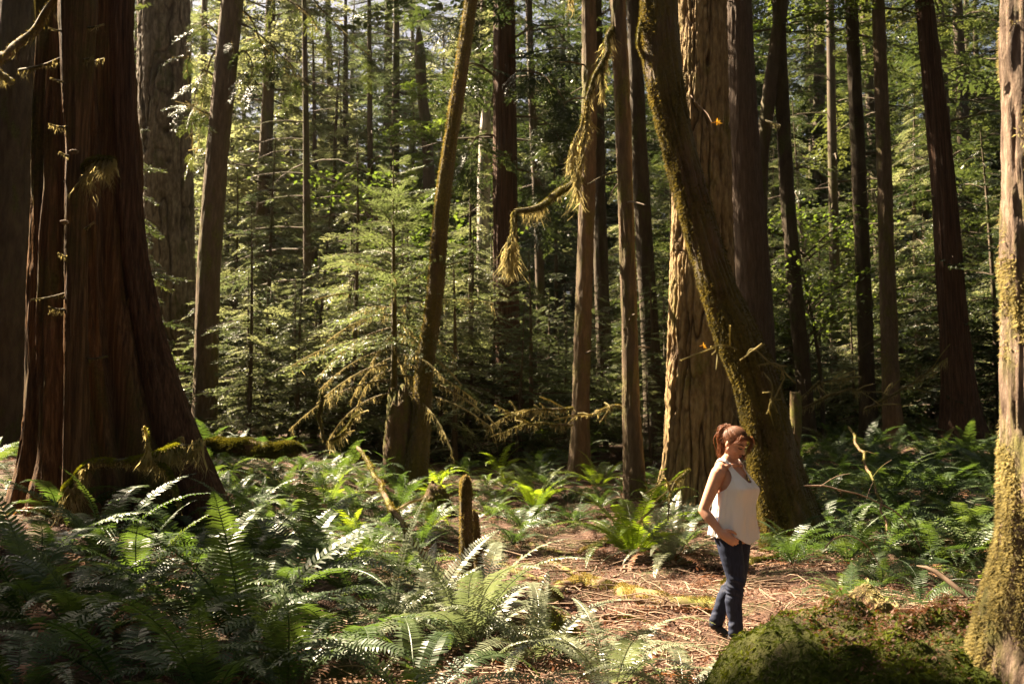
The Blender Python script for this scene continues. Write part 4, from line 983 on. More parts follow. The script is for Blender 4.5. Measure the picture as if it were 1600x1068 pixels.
scatter_ferns(22, (1640, 2000), (11, 20), 'sword fern beyond the right edge of the shaded fern slope', 'sword ferns beyond the right edge', .8, 1.1, .8, None, 15)
scatter_ferns(14, (-60, 330), (13.5, 20), 'sword fern in the dark behind the huge cedar', 'sword ferns behind the huge cedar', .7, 1.0, .8, None, 6)
scatter_ferns(60, (280, 1650), (20, 34), 'far sword fern covering the forest floor under the background trees', 'far sword ferns of the forest floor', .8, 1.2, .9, None, 7, .1)
scatter_ferns(9, (1300, 1560), (8.5, 12.5), 'sword fern in the dark hollow between the mound and the leaning trunk', 'sword ferns of the dark hollow', .6, .85, .7, None, 8)

# tall frond facing the camera, its sunlit white put into a pale colour
p = P(612, 985, 7.35); p[2] = float(G(p[0], p[1]))
tallf = bpy.data.objects['sword_fern']
def extra_frond(root, mesh, az, tilt, L, roll=0.0):
    return ob('frond', mesh, root, (0, 0, 0), (roll, tilt, az), L)
m_up = frond_mesh('frond', M['fernsunlit'], 86, 58, 1.0, 46, 690, 0.085, 0.0)[0]
extra_frond(tallf, m_up, R(38), 0.0, 1.12)
m_pl = frond_mesh('frond', M['fernsunlit'], 62, -30, 1.0, 44, 691, 0.09, 0.1)[0]
extra_frond(tallf, m_pl, R(20), 0.1, 1.1); extra_frond(tallf, m_pl, R(-35), 0.0, 1.0)

# ------------------------------------------------------------------ logs, roots, posts, stumps
def log(name, label, cat, pix, r0, r1, mat, moss=0, mossm='moss', hang=None, nr=12, seed=0, ground_snap=None, wob=0.05, twigs=0, group=None, blade=(0.01, 0.04)):
    pts = []
    for q in pix:
        if len(q) == 2: g_ = GP(*q); g_[2] += r0 * 0.5
        else: g_ = P(*q)
        pts.append(g_)
    pts = np.array(pts); base = pts[len(pts) // 2].copy()
    root = thing(name, label, cat, base, group)
    acc = Acc()
    p, r, s = resample(pts, np.linspace(r0, r1, len(pts)), step=0.05)
    r = r * np.clip(np.minimum(s / 0.06, (s[-1] - s) / 0.06), 0.05, 1) ** 0.5
    p = p + (np.stack([vnoise(np.column_stack([s * 5, s * 0 + k * 9 + seed, s * 0])) for k in range(3)], -1) - 0.5) * wob
    V, F = tube(p, r, nr, lambda TH, S, rr, pos: rr * 0.55 * (fbm(pos * 9, 3) - 0.5)); acc.add(V, F)
    g = np.random.default_rng(seed + 70); tws = []
    for i in range(twigs):
        k = g.integers(2, len(p) - 1); d = p[k] - p[k - 1]; d /= np.linalg.norm(d) + 1e-9
        e = d * 0.5 + g.normal(0, .5, 3) + [0, 0, .2]; l = g.uniform(.15, .55)
        q = np.array([p[k], p[k] + e * l * .5, p[k] + e * l - [0, 0, .1 * l]]); stick(acc, q, max(.004, r[k] * .35), .002, 4, .06, .03); tws.append(q)
    b = acc_ob('wood', acc, mat, root, True, base)
    if moss: quads_ob('moss', moss_blades(acc.verts(), acc.faces(), moss, blade[0], blade[1], seed, lambda c, n: np.clip(n[:, 2] + 0.5, 0.03, 1) * smooth(.35, .5, fbm(c * 4.0, 2)), 0.1), M[mossm], root, base)
    if hang:
        n, lo, hi, w = hang
        Q = [hang_strands(p, n, lo, hi, seed, w, r0 * .4)] + [hang_strands(q, max(3, n // 20), lo, hi * .5, seed + i, w) for i, q in enumerate(tws)]
        quads_ob('hanging_moss', np.concatenate(Q), M['hangmoss'], root, base)
    return root
log('mossy_log', 'crooked mossy log lying across the sunny clearing behind the woman', 'log', [(1150, 962), (1110, 958), (1050, 950), (997, 940), (945, 925), (905, 915), (885, 922), (866, 950)], .085, .07, M['deadwood'], 12000, 'goldmoss', None, 14, 1)
log('fallen_branch', 'dark bent branch lying on red litter above the crooked mossy log', 'branch', [(828, 850), (846, 866), (880, 890), (910, 903), (945, 908)], .035, .03, M['deadwood'], 900, 'moss', None, 9, 2)
log('fallen_branch', 'dark branch on the litter left of the bent branch, near the mossy post', 'branch', [(760, 868), (790, 890), (825, 905), (860, 910)], .04, .03, M['deadwood'], 900, 'moss', None, 9, 3)
log('fallen_branch', 'slender mossy branch slanting down through the ferns left of the mossy post', 'branch', [(560, 700, 12.5), (585, 740, 11.9), (607, 781, 11.3), (643, 841, 10.4), (683, 902)], .024, .03, M['deadwood'], 2600, 'moss', (60, .03, .1, .01), 8, 4, twigs=5)
log('fallen_branch', 'thin mossy branch curving over the litter left of the bright fern', 'branch', [(960, 840), (925, 855), (890, 866), (850, 862)], .03, .02, M['deadwood'], 1200, 'moss', None, 8, 5)
log('fallen_branch', 'thin twiggy branch on the litter below the bright backlit fern', 'branch', [(960, 905), (985, 885), (1020, 875), (1060, 880)], .018, .01, M['twig'], 0, seed=6, twigs=8)
log('fallen_branch', 'thin straight branch at the back of the clearing behind the mossy post', 'branch', [(660, 822), (720, 815), (800, 800), (860, 792)], .022, .012, M['twig'], 200, 'moss', seed=7, twigs=6)
log('fallen_branch', 'pale bare stick on the litter right of the woman, ending at the mound', 'branch', [(1190, 920), (1230, 912), (1290, 906)], .012, .008, M['twig'], 0, seed=8, twigs=3)
log('fallen_branch', 'stick lying in the dark litter at the bottom left', 'branch', [(355, 1020), (400, 1014), (440, 1016)], .025, .018, M['deadwood'], 0, seed=9)
log('arching_twig', 'bare arching twig over the back edge of the mossy mound', 'twig', [(1285, 858, 6.6), (1300, 842, 6.7), (1320, 836, 6.8), (1345, 845, 6.9), (1365, 866, 7.0), (1378, 890, 7.0)], .006, .003, M['twig'], 0, seed=10, wob=0.01)
log('arching_twig', 'long thin twig bending over the dark hollow', 'twig', [(1255, 757, 10), (1310, 763, 10), (1360, 778, 10), (1400, 800, 10), (1425, 830, 10), (1440, 860, 10)], .009, .004, M['twig'], 0, seed=11, wob=0.02, twigs=3)
log('dead_branch', 'short crooked pale branch sticking up from the top of the mound', 'branch', [(1434, 884, 5.3), (1455, 889, 5.25), (1475, 902, 5.2), (1495, 918, 5.15), (1515, 935, 5.1)], .009, .014, M['twig'], 0, seed=12, wob=0.01)
log('dead_branch', 'thin leaning sapling stem crossing the dark hollow', 'branch', [(1325, 665, 15), (1350, 715, 14), (1372, 770, 13.2), (1385, 830, 12.6)], .02, .014, M['deadwood'], 300, 'moss', seed=13, twigs=4)
log('fallen_branch', 'mossy dead bough resting on the huge cedar foot, draped with moss', 'branch', [(95, 770, 11.4), (150, 725, 11.3), (215, 722, 11.1), (265, 704, 11.0), (315, 687, 10.9)], .06, .025, M['mossbark'], 9000, 'greenmoss', (900, .08, .5, .02), 12, 14, twigs=3)
log('fallen_branch', 'small mossy bough bent down below the draped bough at the cedar foot', 'branch', [(245, 715, 11), (268, 745, 10.9), (283, 790, 10.8)], .025, .012, M['mossbark'], 1600, 'greenmoss', (120, .04, .2, .014), 8, 15)
log('mossy_log', 'sunlit mossy log lying beyond the ferns right of the furrowed fir', 'log', [(320, 700, 17.5), (365, 700, 17.3), (410, 702, 17.2), (470, 704, 17.0)], 0.17, .12, M['stump'], 12000, 'moss', None, 18, 16, blade=(.02, .07))
log('dead_branch', 'bare mossy dead branch fanning out left of the slim lit trunks', 'branch', [(897, 637, 18.5), (850, 640, 18.6), (800, 648, 18.8), (765, 665, 19)], .03, .008, M['mossbark'], 1500, 'moss', (160, .05, .25, .016), 7, 17, twigs=12)
log('dead_branch', 'lower mossy dead branch beneath the fanning one left of the slim lit trunks', 'branch', [(897, 662, 18.3), (855, 661, 18.4), (810, 664, 18.6), (780, 676, 18.8)], .025, .008, M['mossbark'], 1200, 'moss', (120, .05, .2, .016), 7, 18, twigs=12)
log('dead_branch', 'mossy dead branch spanning between the two slim lit trunks', 'branch', [(975, 632, 17.4), (945, 638, 17.6), (915, 650, 17.8)], .025, .01, M['mossbark'], 800, 'moss', (140, .05, .25, .016), 7, 19, twigs=8)
log('dead_branch', 'hooked mossy dead branch standing below the young conifer on its left', 'branch', [(505, 615, 16.5), (500, 640, 16.5), (502, 665, 16.5), (504, 690, 16.5)], .03, .025, M['mossbark'], 1500, 'moss', (60, .04, .2, .016), 8, 20, twigs=3)
log('dead_branch', 'curved mossy dead branch reaching up to the young conifer from the ferns', 'branch', [(512, 690, 16.6), (530, 680, 16.6), (548, 660, 16.7), (560, 640, 16.8)], .035, .02, M['mossbark'], 1500, 'moss', (100, .04, .22, .016), 8, 21, twigs=3)
for i, (a, lb) in enumerate([([(1225, 655, 20), (1280, 600, 20), (1330, 590, 20)], 'mossy dead branch rising right behind the leaning trunk'), ([(1250, 640, 19), (1320, 610, 19), (1390, 615, 19)], 'mossy dead branch arching low between the trunks on the right'), ([(1350, 640, 20), (1420, 600, 20), (1480, 560, 20)], 'mossy dead branch slanting towards the stringy cedar on the right'), ([(1080, 735, 13.2), (1060, 750, 13), (1045, 790, 12.6)], 'thin green mossy stem leaning by the golden fir foot')]):
    log('dead_branch', lb, 'branch', a, .03, .008, M['mossbark'], 900, 'moss', (110, .05, .25, .016), 7, 30 + i, twigs=8)

def post(name, label, cat, px, y0, y1, wpx, Y, mat, seed, moss=3000):
    b = P(px, y1, Y); b[2] = float(G(b[0], b[1])); top = P(px, y0, Y)
    h = top[2] - b[2]; r = W(wpx, Y) / 2
    root = thing(name, label, cat, b)
    z = np.concatenate([[-.15], np.linspace(0, h - r * .5, 22), [h - r * .25, h - r * .08, h]])
    rad = r * np.concatenate([[1.25, 1.18], np.linspace(1.1, .95, 21), [.85, .55, .05]])
    pts = np.column_stack([b[0] + .02 * np.sin(z * 3 + seed), b[1] + 0 * z, b[2] + z])
    V, F = tube(pts, rad, 24, bark_fine(r * .18, 4, 2.5, seed, .2))
    tz = smooth(h - r * 2.5, h, V[:, 2] - b[2]); V[:, 2] += tz * r * 2.2 * (vnoise(np.column_stack([V[:, 0] * 40, V[:, 1] * 40, V[:, 2] * 0 + seed])) - .6)
    V[:, 0] += (V[:, 2] - b[2]) * .035 * math.sin(seed * 2.1)
    ob('trunk', mesh_np('trunk', V - b, F, mat), root)
    quads_ob('moss', moss_blades(V, F, moss, .008, .03, seed, lambda c, n: 0.3 + np.clip(n[:, 2], 0, 1) + smooth(.4, .52, fbm(c * 6, 2)), .2), M['goldmoss'], root, b)
post('stump_post', 'upright mossy stub of a dead stem standing in the clearing', 'stump', 725, 745, 900, 20, 11.3, M['mossbark'], 1, 14000)
post('stump_post', 'shorter thin mossy stub just right of the upright stub', 'stump', 747, 797, 880, 12, 11.7, M['mossbark'], 2, 5000)
post('stump', 'dark rotten stump under the droopy young conifer', 'stump', 622, 612, 725, 44, 18.6, M['stump'], 3, 4000)
post('stump', 'broken leaning stump in the shade right of the leaning trunk', 'stump', 1240, 612, 700, 18, 18.0, M['deadwood'], 4, 1200)

def mound(name, label, cat, c, rx, ry, h, mat, seed, nmoss, mm, blade, mask=None, flat=2.2, litter_n=0, square=1.0):
    n, m = 110, 70
    u = np.linspace(0, 2 * math.pi, n, endpoint=False); t = np.linspace(0.02, 1, m)
    U, T = np.meshgrid(u, t)
    pw = lambda v: np.sign(v) * np.abs(v) ** square
    x, y = T * pw(np.cos(U)) * rx, T * pw(np.sin(U)) * ry
    z = h * (1 - T ** flat) ** .8
    q = np.stack([x + c[0], y + c[1], z * 1.3 + seed], -1)
    bump = (fbm(q * 2.6, 4) - .5) * .5 * min(h, .5) + (fbm(q * 9, 3) - .5) * .17
    k = 1 + .35 * (fbm(q * 1.4 + 9, 2) - .5)
    V = np.stack([c[0] + x * k, c[1] + y * k, c[2] + z + bump * (1 - T ** 6) - .08 * T], -1).reshape(-1, 3)
    V[:n] = V[:n].mean(0)
    i = np.arange(m - 1)[:, None]; j = np.arange(n)[None]
    F = np.stack([i * n + j, i * n + (j + 1) % n, (i + 1) * n + (j + 1) % n, (i + 1) * n + j], -1).reshape(-1, 4)[:, ::-1]
    root = thing(name, label, cat, c)
    ob('wood', mesh_np('wood', V - c, F, mat), root)
    quads_ob('moss', moss_blades(V, F[:, ::-1], nmoss, blade[0], blade[1], seed, mask, .0, .35), M[mm], root, c)
    if litter_n:
        g = np.random.default_rng(seed); idx = g.choice(len(F), litter_n); p = V[F[idx, 0]] + g.normal(0, .01, (litter_n, 3)) + [0, 0, .012]
        p = p[np.abs(p[:, 0] - c[0] - .25) < rx * .75]; k_ = len(p)
        a = g.uniform(0, 6.28, k_); L = g.uniform(.006, .024, k_)
        e = np.stack([np.cos(a), np.sin(a), g.normal(0, .4, k_)], 1) * L[:, None]; s = np.stack([-np.sin(a), np.cos(a), g.normal(0, .5, k_)], 1) * (L * g.uniform(.08, .32, k_))[:, None]
        o = quads_ob('needle_litter', np.stack([p, p + e * .5 + s, p + e, p + e * .5 - s], 1), M['ferndead'], root, c); o['kind'] = 'stuff'
    return root
c = GP(680, 805); mound('mossy_stump', 'rounded mossy stump at the back of the clearing behind the upright stub', 'stump', c, .34, .34, .52, M['stump'], 5, 9000, 'moss', (.02, .06))
c = GP(855, 1000); mound('mossy_rock', 'green mossy hummock among the sunny ferns left of the woman', 'hummock', c, .3, .28, .24, M['stump'], 6, 7000, 'greenmoss', (.012, .04))
# big foreground mound on the right: a rotten mossy log end
c = np.array([P(1375, 1000, 4.65)[0] + 0.2, 4.6, 0.0])
patch = lambda c_, n: smooth(.40, .52, fbm(c_ * 3.2, 3)) * (0.15 + 0.85 * smooth(.0, -.6, (c_[:, 1] - 4.65))) + 0.3
mound('mossy_mound', 'large dark mossy mound strewn with needles in the right foreground', 'mound', c, 1.08, .76, .765, M['mound'], 14, 190000, 'greenmoss', (.014, .05), patch, 7.0, 12000, .6)
c = np.array([P(1340, 905, 5.2)[0], 5.2, 0.38]); mound('mossy_hump', 'sunlit pale moss hump behind the dark mound', 'hummock', c, 0.4, .2, .40, M['stump'], 9, 12000, 'hangmoss', (.012, .04))

# more fallen wood, roots and dead fern in the clearing
gW = np.random.default_rng(31)
LW = ['thin grey stick on the red litter of the clearing', 'sticks strewn over the clearing']
for i in range(26):
    x, y = gW.uniform(690, 1120), gW.uniform(800, 1050)
    c0 = GP(x, y); a = gW.uniform(-0.6, 0.6) + (math.pi if gW.random() < .5 else 0); L = gW.uniform(.25, .75)
    q = [c0 + np.array([math.cos(a) * L * k, math.sin(a) * L * k, 0]) + gW.normal(0, .05, 3) * [1, 1, 0] for k in (-1, -.3, .3, 1)]
    q = np.array([[u[0], u[1], float(G(u[0], u[1])) + .03 + abs(gW.normal(0, .02))] for u in q])
    root = thing('stick', LW[0], 'stick', c0, LW[1]); acc = Acc(); r0 = gW.uniform(.008, .017)
    pp_, rr_ = stick(acc, q, r0, r0 * .5, 6, .06, .05)
    for k in range(int(gW.integers(1, 5))):
        m_ = gW.integers(1, len(pp_) - 1); e = gW.normal(0, 1, 3) * [.2, .2, .05] * L + [0, 0, .03]; stick(acc, np.array([pp_[m_], pp_[m_] + e * .5, pp_[m_] + e]), r0 * .5, .002, 4, .05, .02)
    acc_ob('wood', acc, M['twig'] if i % 3 else M['deadwood'], root, True, c0)
for i, (pix, r0, lb) in enumerate([([(690, 860), (720, 880), (755, 885), (800, 872), (840, 880)], .03, 'sinuous mossy root left of the bent branch'), ([(850, 800), (900, 815), (960, 812), (1010, 822)], .028, 'mossy root behind the bright backlit fern'), ([(1040, 880), (1090, 868), (1140, 872), (1200, 885)], .035, 'mossy root running behind the legs of the woman'), ([(920, 985), (960, 970), (1010, 975), (1060, 990)], .022, 'low mossy root in front of the crooked mossy log'), ([(620, 905), (660, 925), (700, 930), (760, 925)], .03, 'mossy root in the shade left of the mossy hummock'), ([(1215, 875), (1180, 885), (1150, 900), (1130, 925)], .05, 'mossy root spreading from the leaning trunk towards the woman')]):
    log('mossy_root', lb, 'root', pix, r0, r0 * .6, M['deadwood'], 3500, 'moss', None, 10, 60 + i, wob=.08)
for i in range(34):
    x, y = gW.uniform(640, 1250), gW.uniform(780, 1060)
    if 1000 > x > 820 and y > 900 and gW.random() < .4: continue
    c0 = GP(x, y)
    root = thing('dead_fern', 'brown dead fern fronds lying on the litter of the clearing', 'dead fern', c0, 'dead fern fronds of the clearing')
    for k in range(int(gW.integers(2, 5))):
        ob('dead_frond', FRD[2 + int(gW.integers(2))], root, (gW.normal(0, .08), gW.normal(0, .08), .04), (gW.normal(0, .3), gW.normal(0, .1) - .02, gW.uniform(0, 6.28)), gW.uniform(.6, 1.1))
# ------------------------------------------------------------------ the woman
def _plain(name, col, rough=0.6, spec=0.3, sss=0.0, trans=None, tf=0.3, nz=None):
    m, nt, N, L = newmat(name)
    out = N('ShaderNodeOutputMaterial'); b = N('ShaderNodeBsdfPrincipled')
    if nz:
        n_ = noise_node(nt, nz[0], 4, .6); rp = ramp(nt, [(0.3, nz[1]), (0.7, nz[2])]); L(n_.outputs['Fac'], rp.inputs[0]); L(rp.outputs[0], b.inputs['Base Color'])
    else: b.inputs['Base Color'].default_value = (*col, 1)
    b.inputs['Roughness'].default_value = rough; b.inputs['Specular IOR Level'].default_value = spec
    if sss:
        b.inputs['Subsurface Weight'].default_value = sss; b.inputs['Subsurface Radius'].default_value = (0.012, 0.005, 0.003); b.inputs['Subsurface Scale'].default_value = 1.0
    if trans:
        t = N('ShaderNodeBsdfTranslucent'); t.inputs['Color'].default_value = (*trans, 1); mx = N('ShaderNodeMixShader'); mx.inputs[0].default_value = tf
        L(b.outputs[0], mx.inputs[1]); L(t.outputs[0], mx.inputs[2]); L(mx.outputs[0], out.inputs[0])
    else: L(b.outputs[0], out.inputs[0])
    return m
M['skin'] = _plain('skin', None, 0.5, 0.35, 0.25, nz=((30, 30, 30), (0.50, 0.25, 0.165), (0.58, 0.31, 0.21)))
M['blouse'] = _plain('white_blouse', (0.86, 0.83, 0.82), 0.7, 0.2, trans=(0.9, 0.84, 0.8), tf=0.14)
M['denim'] = _plain('dark_denim', None, 0.7, 0.25, nz=((60, 60, 14), (0.007, 0.010, 0.024), (0.022, 0.03, 0.062)))
M['hair'] = _plain('brown_hair', None, 0.5, 0.3, trans=(0.6, 0.29, 0.11), tf=0.32, nz=((90, 90, 20), (0.05, 0.019, 0.010), (0.22, 0.085, 0.036)))
M['shoe'] = _plain('shoe', (0.03, 0.025, 0.022), 0.6)
M['lips'] = _plain('lips', (0.42, 0.12, 0.10), 0.4, 0.4)
M['brow'] = _plain('brow', (0.06, 0.03, 0.018), 0.7)

def limb(A, pts, rad, nr=20, step=0.02, flat=None):
    p, r, s = resample(np.array(pts, float), np.array(rad, float), step=step)
    t0 = p[0] - p[1]; t0 /= np.linalg.norm(t0); t1 = p[-1] - p[-2]; t1 /= np.linalg.norm(t1)
    k = [(0.55, .83), (0.85, .5), (0.99, .05)]
    p = np.vstack([[p[0] + t0 * r[0] * a for a, b in k[::-1]], p, [p[-1] + t1 * r[-1] * a for a, b in k]])
    r = np.concatenate([[r[0] * b for a, b in k[::-1]], r, [r[-1] * b for a, b in k]])
    t, u, v = frames(p)
    t[:3] = t[3]; t[-3:] = t[-4]
    th = np.linspace(0, 2 * math.pi, nr, endpoint=False)
    fu, fv = flat or (1, 1)
    V = p[:, None] + (u[:, None] * np.cos(th)[None, :, None] * fu + v[:, None] * np.sin(th)[None, :, None] * fv) * r[:, None, None]
    n = len(p); i = np.arange(n - 1)[:, None]; j = np.arange(nr)[None]; j2 = (j + 1) % nr
    F = np.stack([i * nr + j, i * nr + j2, (i + 1) * nr + j2, (i + 1) * nr + j], -1).reshape(-1, 4)
    A.add(V.reshape(-1, 3), F)

def loftz(A, secs, nr=40, m=None):
    """Closed stack of ellipses: (z, cx, cy, rx, ry)."""
    secs = np.array(secs, float)
    z = np.linspace(secs[0, 0], secs[-1, 0], 40)
    S = np.column_stack([np.interp(z, secs[:, 0], secs[:, k]) for k in range(1, 5)])
    for _ in range(2): S[1:-1] = (S[:-2] + 2 * S[1:-1] + S[2:]) / 4
    z = np.concatenate([[z[0] - .001], z, [z[-1] + .001]]); S = np.vstack([S[0] * [1, 1, .02, .02], S, S[-1] * [1, 1, .02, .02]])
    th = np.linspace(0, 2 * math.pi, nr, endpoint=False)
    V = np.stack([S[:, 0:1] + S[:, 2:3] * np.cos(th), S[:, 1:2] + S[:, 3:4] * np.sin(th), np.repeat(z[:, None], nr, 1)], -1)
    n = len(z); i = np.arange(n - 1)[:, None]; j = np.arange(nr)[None]; j2 = (j + 1) % nr
    A.add(V.reshape(-1, 3), np.stack([i * nr + j, i * nr + j2, (i + 1) * nr + j2, (i + 1) * nr + j], -1).reshape(-1, 4))

def ell(A, c, r, Mx=None, n=24, m=16):
    th = np.linspace(0, 2 * math.pi, n, endpoint=False); ph = np.linspace(-math.pi / 2 + .02, math.pi / 2 - .02, m)
    V = np.stack([np.cos(ph)[:, None] * np.cos(th) * r[0], np.cos(ph)[:, None] * np.sin(th) * r[1], np.repeat(np.sin(ph)[:, None], n, 1) * r[2]], -1).reshape(-1, 3)
    if Mx is not None: V = V @ Mx.T
    i = np.arange(m - 1)[:, None]; j = np.arange(n)[None]; j2 = (j + 1) % n
    A.add(V + np.asarray(c), np.stack([i * n + j, i * n + j2, (i + 1) * n + j2, (i + 1) * n + j], -1).reshape(-1, 4))

def fuse(name, A, mat, voxel, its=4):
    me = mesh_np(name, A.verts(), A.faces(), mat)
    o = ob('tmp_fuse', me)
    r = o.modifiers.new('r', 'REMESH'); r.mode = 'VOXEL'; r.voxel_size = voxel; r.use_smooth_shade = True
    s = o.modifiers.new('s', 'SMOOTH'); s.factor = 0.5; s.iterations = its
    dg = bpy.context.evaluated_depsgraph_get(); dg.update()
    out = bpy.data.meshes.new_from_object(o.evaluated_get(dg), preserve_all_data_layers=False, depsgraph=dg)
    out.name = name
    bpy.data.objects.remove(o)
    if not out.materials: out.materials.append(mat)
    out.polygons.foreach_set('use_smooth', np.ones(len(out.polygons), bool))
    return out

def person():
    Yw = 8.0; foot = P(1148, 992, Yw); foot[2] = float(G(foot[0], foot[1])) + 0.0
    root = thing('person', 'woman in white sleeveless blouse and dark jeans walking with a hand in her pocket', 'person', foot)
    root.rotation_euler = (0, 0, R(-40))
    hc = np.array([0.045, 0.0, 1.555]); HM = rotz(R(-10)) @ roty(R(31))
    H = lambda x, y, z: HM @ np.array([x, y, z]) + hc
    A = Acc()
    # head: cranium, face, jaw, features
    ell(A, H(-0.012, 0, 0.022), (.098, .078, .088), HM); ell(A, H(.022, 0, -.03), (.070, .066, .085), HM); ell(A, H(.034, 0, -.075), (.052, .050, .045), HM)
    ell(A, H(.064, 0, -.106), (.023, .024, .017), HM); ell(A, H(.072, 0, .02), (.022, .05, .012), HM)
    for s in (-1, 1):
        ell(A, H(.058, .036 * s, -.042), (.026, .022, .022), HM); ell(A, H(-.010, .077 * s, -.022), (.018, .010, .031), HM)
        limb(A, [H(.0, .052 * s, -.07), H(.045, .034 * s, -.1)], [.018, .016], 14, .01)
    limb(A, [H(.086, 0, .002), H(.099, 0, -.022), H(.110, 0, -.042)], [.007, .009, .012], 14, .006)
    for s in (-1, 1): ell(A, H(.100, .010 * s, -.046), (.010, .008, .007), HM)
    ell(A, H(.089, 0, -.071), (.011, .021, .006), HM); ell(A, H(.087, 0, -.083), (.011, .018, .006), HM)
    # neck and trunk
    limb(A, [(-.025, 0, 1.34), (-.012, 0, 1.42), (.012, 0, 1.50)], [.068, .053, .052])
    loftz(A, [(.76, 0, 0, .10, .17), (.86, -.01, 0, .125, .185), (.95, 0, 0, .12, .175), (1.05, .005, 0, .115, .155), (1.13, .01, 0, .118, .155), (1.20, .015, 0, .122, .158), (1.27, .002, 0, .108, .158), (1.33, -.012, 0, .085, .145), (1.375, -.02, 0, .06, .10), (1.40, -.02, 0, .045, .06)])
    for s in (-1, 1):
        ell(A, (.088, .072 * s, 1.185), (.068, .07, .07))
        limb(A, [(-.015, .02 * s, 1.425), (-.02, .075 * s, 1.392), (-.02, .14 * s, 1.345)], [.044, .044, .052])
        limb(A, [(.055, .02 * s, 1.375), (.03, .13 * s, 1.365)], [.014, .018])
    def arm(s, sh, el, wr, kn):
        sh, el, wr, kn = map(np.array, (sh, el, wr, kn))
        limb(A, [sh, sh * .7 + el * .3, sh * .35 + el * .65, el], [.058, .054, .047, .040])
        limb(A, [el, el * .7 + wr * .3, el * .35 + wr * .65, wr], [.040, .042, .035, .027])
        d = kn - wr; d /= np.linalg.norm(d); out = np.array([0.35, s * 0.94, 0]); out -= d * (out @ d); out /= np.linalg.norm(out); side = np.cross(d, out)
        if side[0] < 0: side = -side
        limb(A, [wr, wr + d * .03, wr + d * .085], [.027, .036, .038], 18, .012, None)
        for i, (o_, l, r) in enumerate([(.030, .068, .0095), (.011, .078, .010), (-.008, .072, .0095), (-.027, .058, .0085)]):
            b = wr + d * .085 + side * o_ + out * .006
            q1 = b + d * l * .45 + out * .012; q2 = q1 + d * l * .3 - out * .012; q3 = q2 + d * l * .25 - out * .018
            limb(A, [b - d * .02, b, q1, q2, q3], [r * 1.1, r * 1.15, r, r * .9, r * .75], 12, .008)
        t0 = wr + d * .03 + side * .028; t1 = t0 + side * .026 + d * .026 + out * .01; t2 = t1 + d * .034 + side * .008 - out * .004; t3 = t2 + d * .022 - side * .004 - out * .01
        limb(A, [t0 - side * .015, t0, t1, t2, t3], [.014, .014, .012, .0105, .008], 12, .008)
    arm(-1, (-.02, -.172, 1.315), (-.115, -.252, 1.025), (.020, -.246, .868), (.095, -.205, .805))
    arm(1, (-.02, .172, 1.315), (-.10, .245, 1.03), (.02, .232, .90), (.11, .185, .85))
    legs = [((0, -.09, .82), (.065, -.088, .47), (.052, -.08, .09)), ((0, .09, .82), (-.02, .088, .46), (-.20, .075, .14))]
    for hp, kn, an in legs:
        hp, kn, an = map(np.array, (hp, kn, an))
        limb(A, [hp, hp * .5 + kn * .5, kn, kn * .6 + an * .4 + [-.012, 0, 0], an], [.085, .075, .055, .052, .035])
    body = fuse('body', A, M['skin'], 0.0055, 3)
    bo = ob('body', body, root)
    # features
    def small(name, fn, mat, parent=bo):
        a = Acc(); fn(a); return acc_ob(name, a, mat, parent)
    small('lips', lambda a: (ell(a, H(.0945, 0, -.0715), (.0085, .0195, .0048), HM), ell(a, H(.0925, 0, -.0815), (.0085, .0165, .0052), HM)), M['lips'])
    for s in (-1, 1):
        small('eye', lambda a: limb(a, [H(.078, .048 * s, -.008), H(.089, .034 * s, -.012), H(.090, .018 * s, -.010)], [.003, .0045, .003], 8, .005), M['brow'])
        small('eyebrow', lambda a: limb(a, [H(.070, .058 * s, .018), H(.086, .040 * s, .024), H(.094, .016 * s, .017)], [.0025, .0042, .004], 8, .005), M['brow'])
    # jeans
    J = Acc()
    loftz(J, [(.76, -.005, 0, .085, .145), (.80, -.008, 0, .118, .180), (.86, -.012, 0, .136, .198), (.92, -.005, 0, .134, .192), (.975, 0, 0, .130, .184)])
    for hp, kn, an in legs:
        hp, kn, an = map(np.array, (hp, kn, an))
        limb(J, [hp + [0, 0, .02], hp * .5 + kn * .5 + [.008, 0, 0], kn, kn * .6 + an * .4 + [-.018, 0, 0], an * .85 + kn * .15, an - [0, 0, .02]], [.104, .090, .069, .066, .056, .055])
    jm = fuse('jeans', J, M['denim'], 0.0065, 4)
    n = len(jm.vertices); co = np.empty(n * 3, np.float32); jm.vertices.foreach_get('co', co); co = co.reshape(-1, 3)
    no = np.empty(n * 3, np.float32); jm.vertices.foreach_get('normal', no); no = no.reshape(-1, 3)
    q = co * np.array([7, 7, 30.]) + (vnoise(co * 6)[:, None] - .5) * 6
    wr = (vnoise(q) - .5) * .016 * (np.exp(-((co[:, 2] - .44) / .1) ** 2) + .9 * np.exp(-((co[:, 2] - .12) / .1) ** 2) + .7 * np.exp(-((co[:, 2] - .78) / .07) ** 2) + .2)
    co = co + no * wr[:, None]; jm.vertices.foreach_set('co', co.ravel().astype(np.float32)); jm.update()
    jo = ob('jeans', jm, root)
    a = Acc(); limb(a, [(.135, -.055, .93), (.125, -.10, .87), (.085, -.165, .84), (.05, -.186, .85)], [.004] * 4, 8, .01)
    acc_ob('pocket_seam', a, M['denim'], jo)
    for (hp, kn, an), pitch in zip(legs, (0, 28)):
        a = Acc(); m_ = roty(R(pitch)); b = np.array(an) + [0, 0, -.05]
        for c, r in (((-.02, 0, .0), (.05, .036, .045)), ((.06, 0, -.012), (.075, .041, .032)), ((.12, 0, -.02), (.045, .038, .022))): ell(a, m_ @ np.array(c) + b, r, m_)
        ob('shoe', fuse('shoe', a, M['shoe'], .006, 3), root)
    # blouse
    na, nz = 300, 190
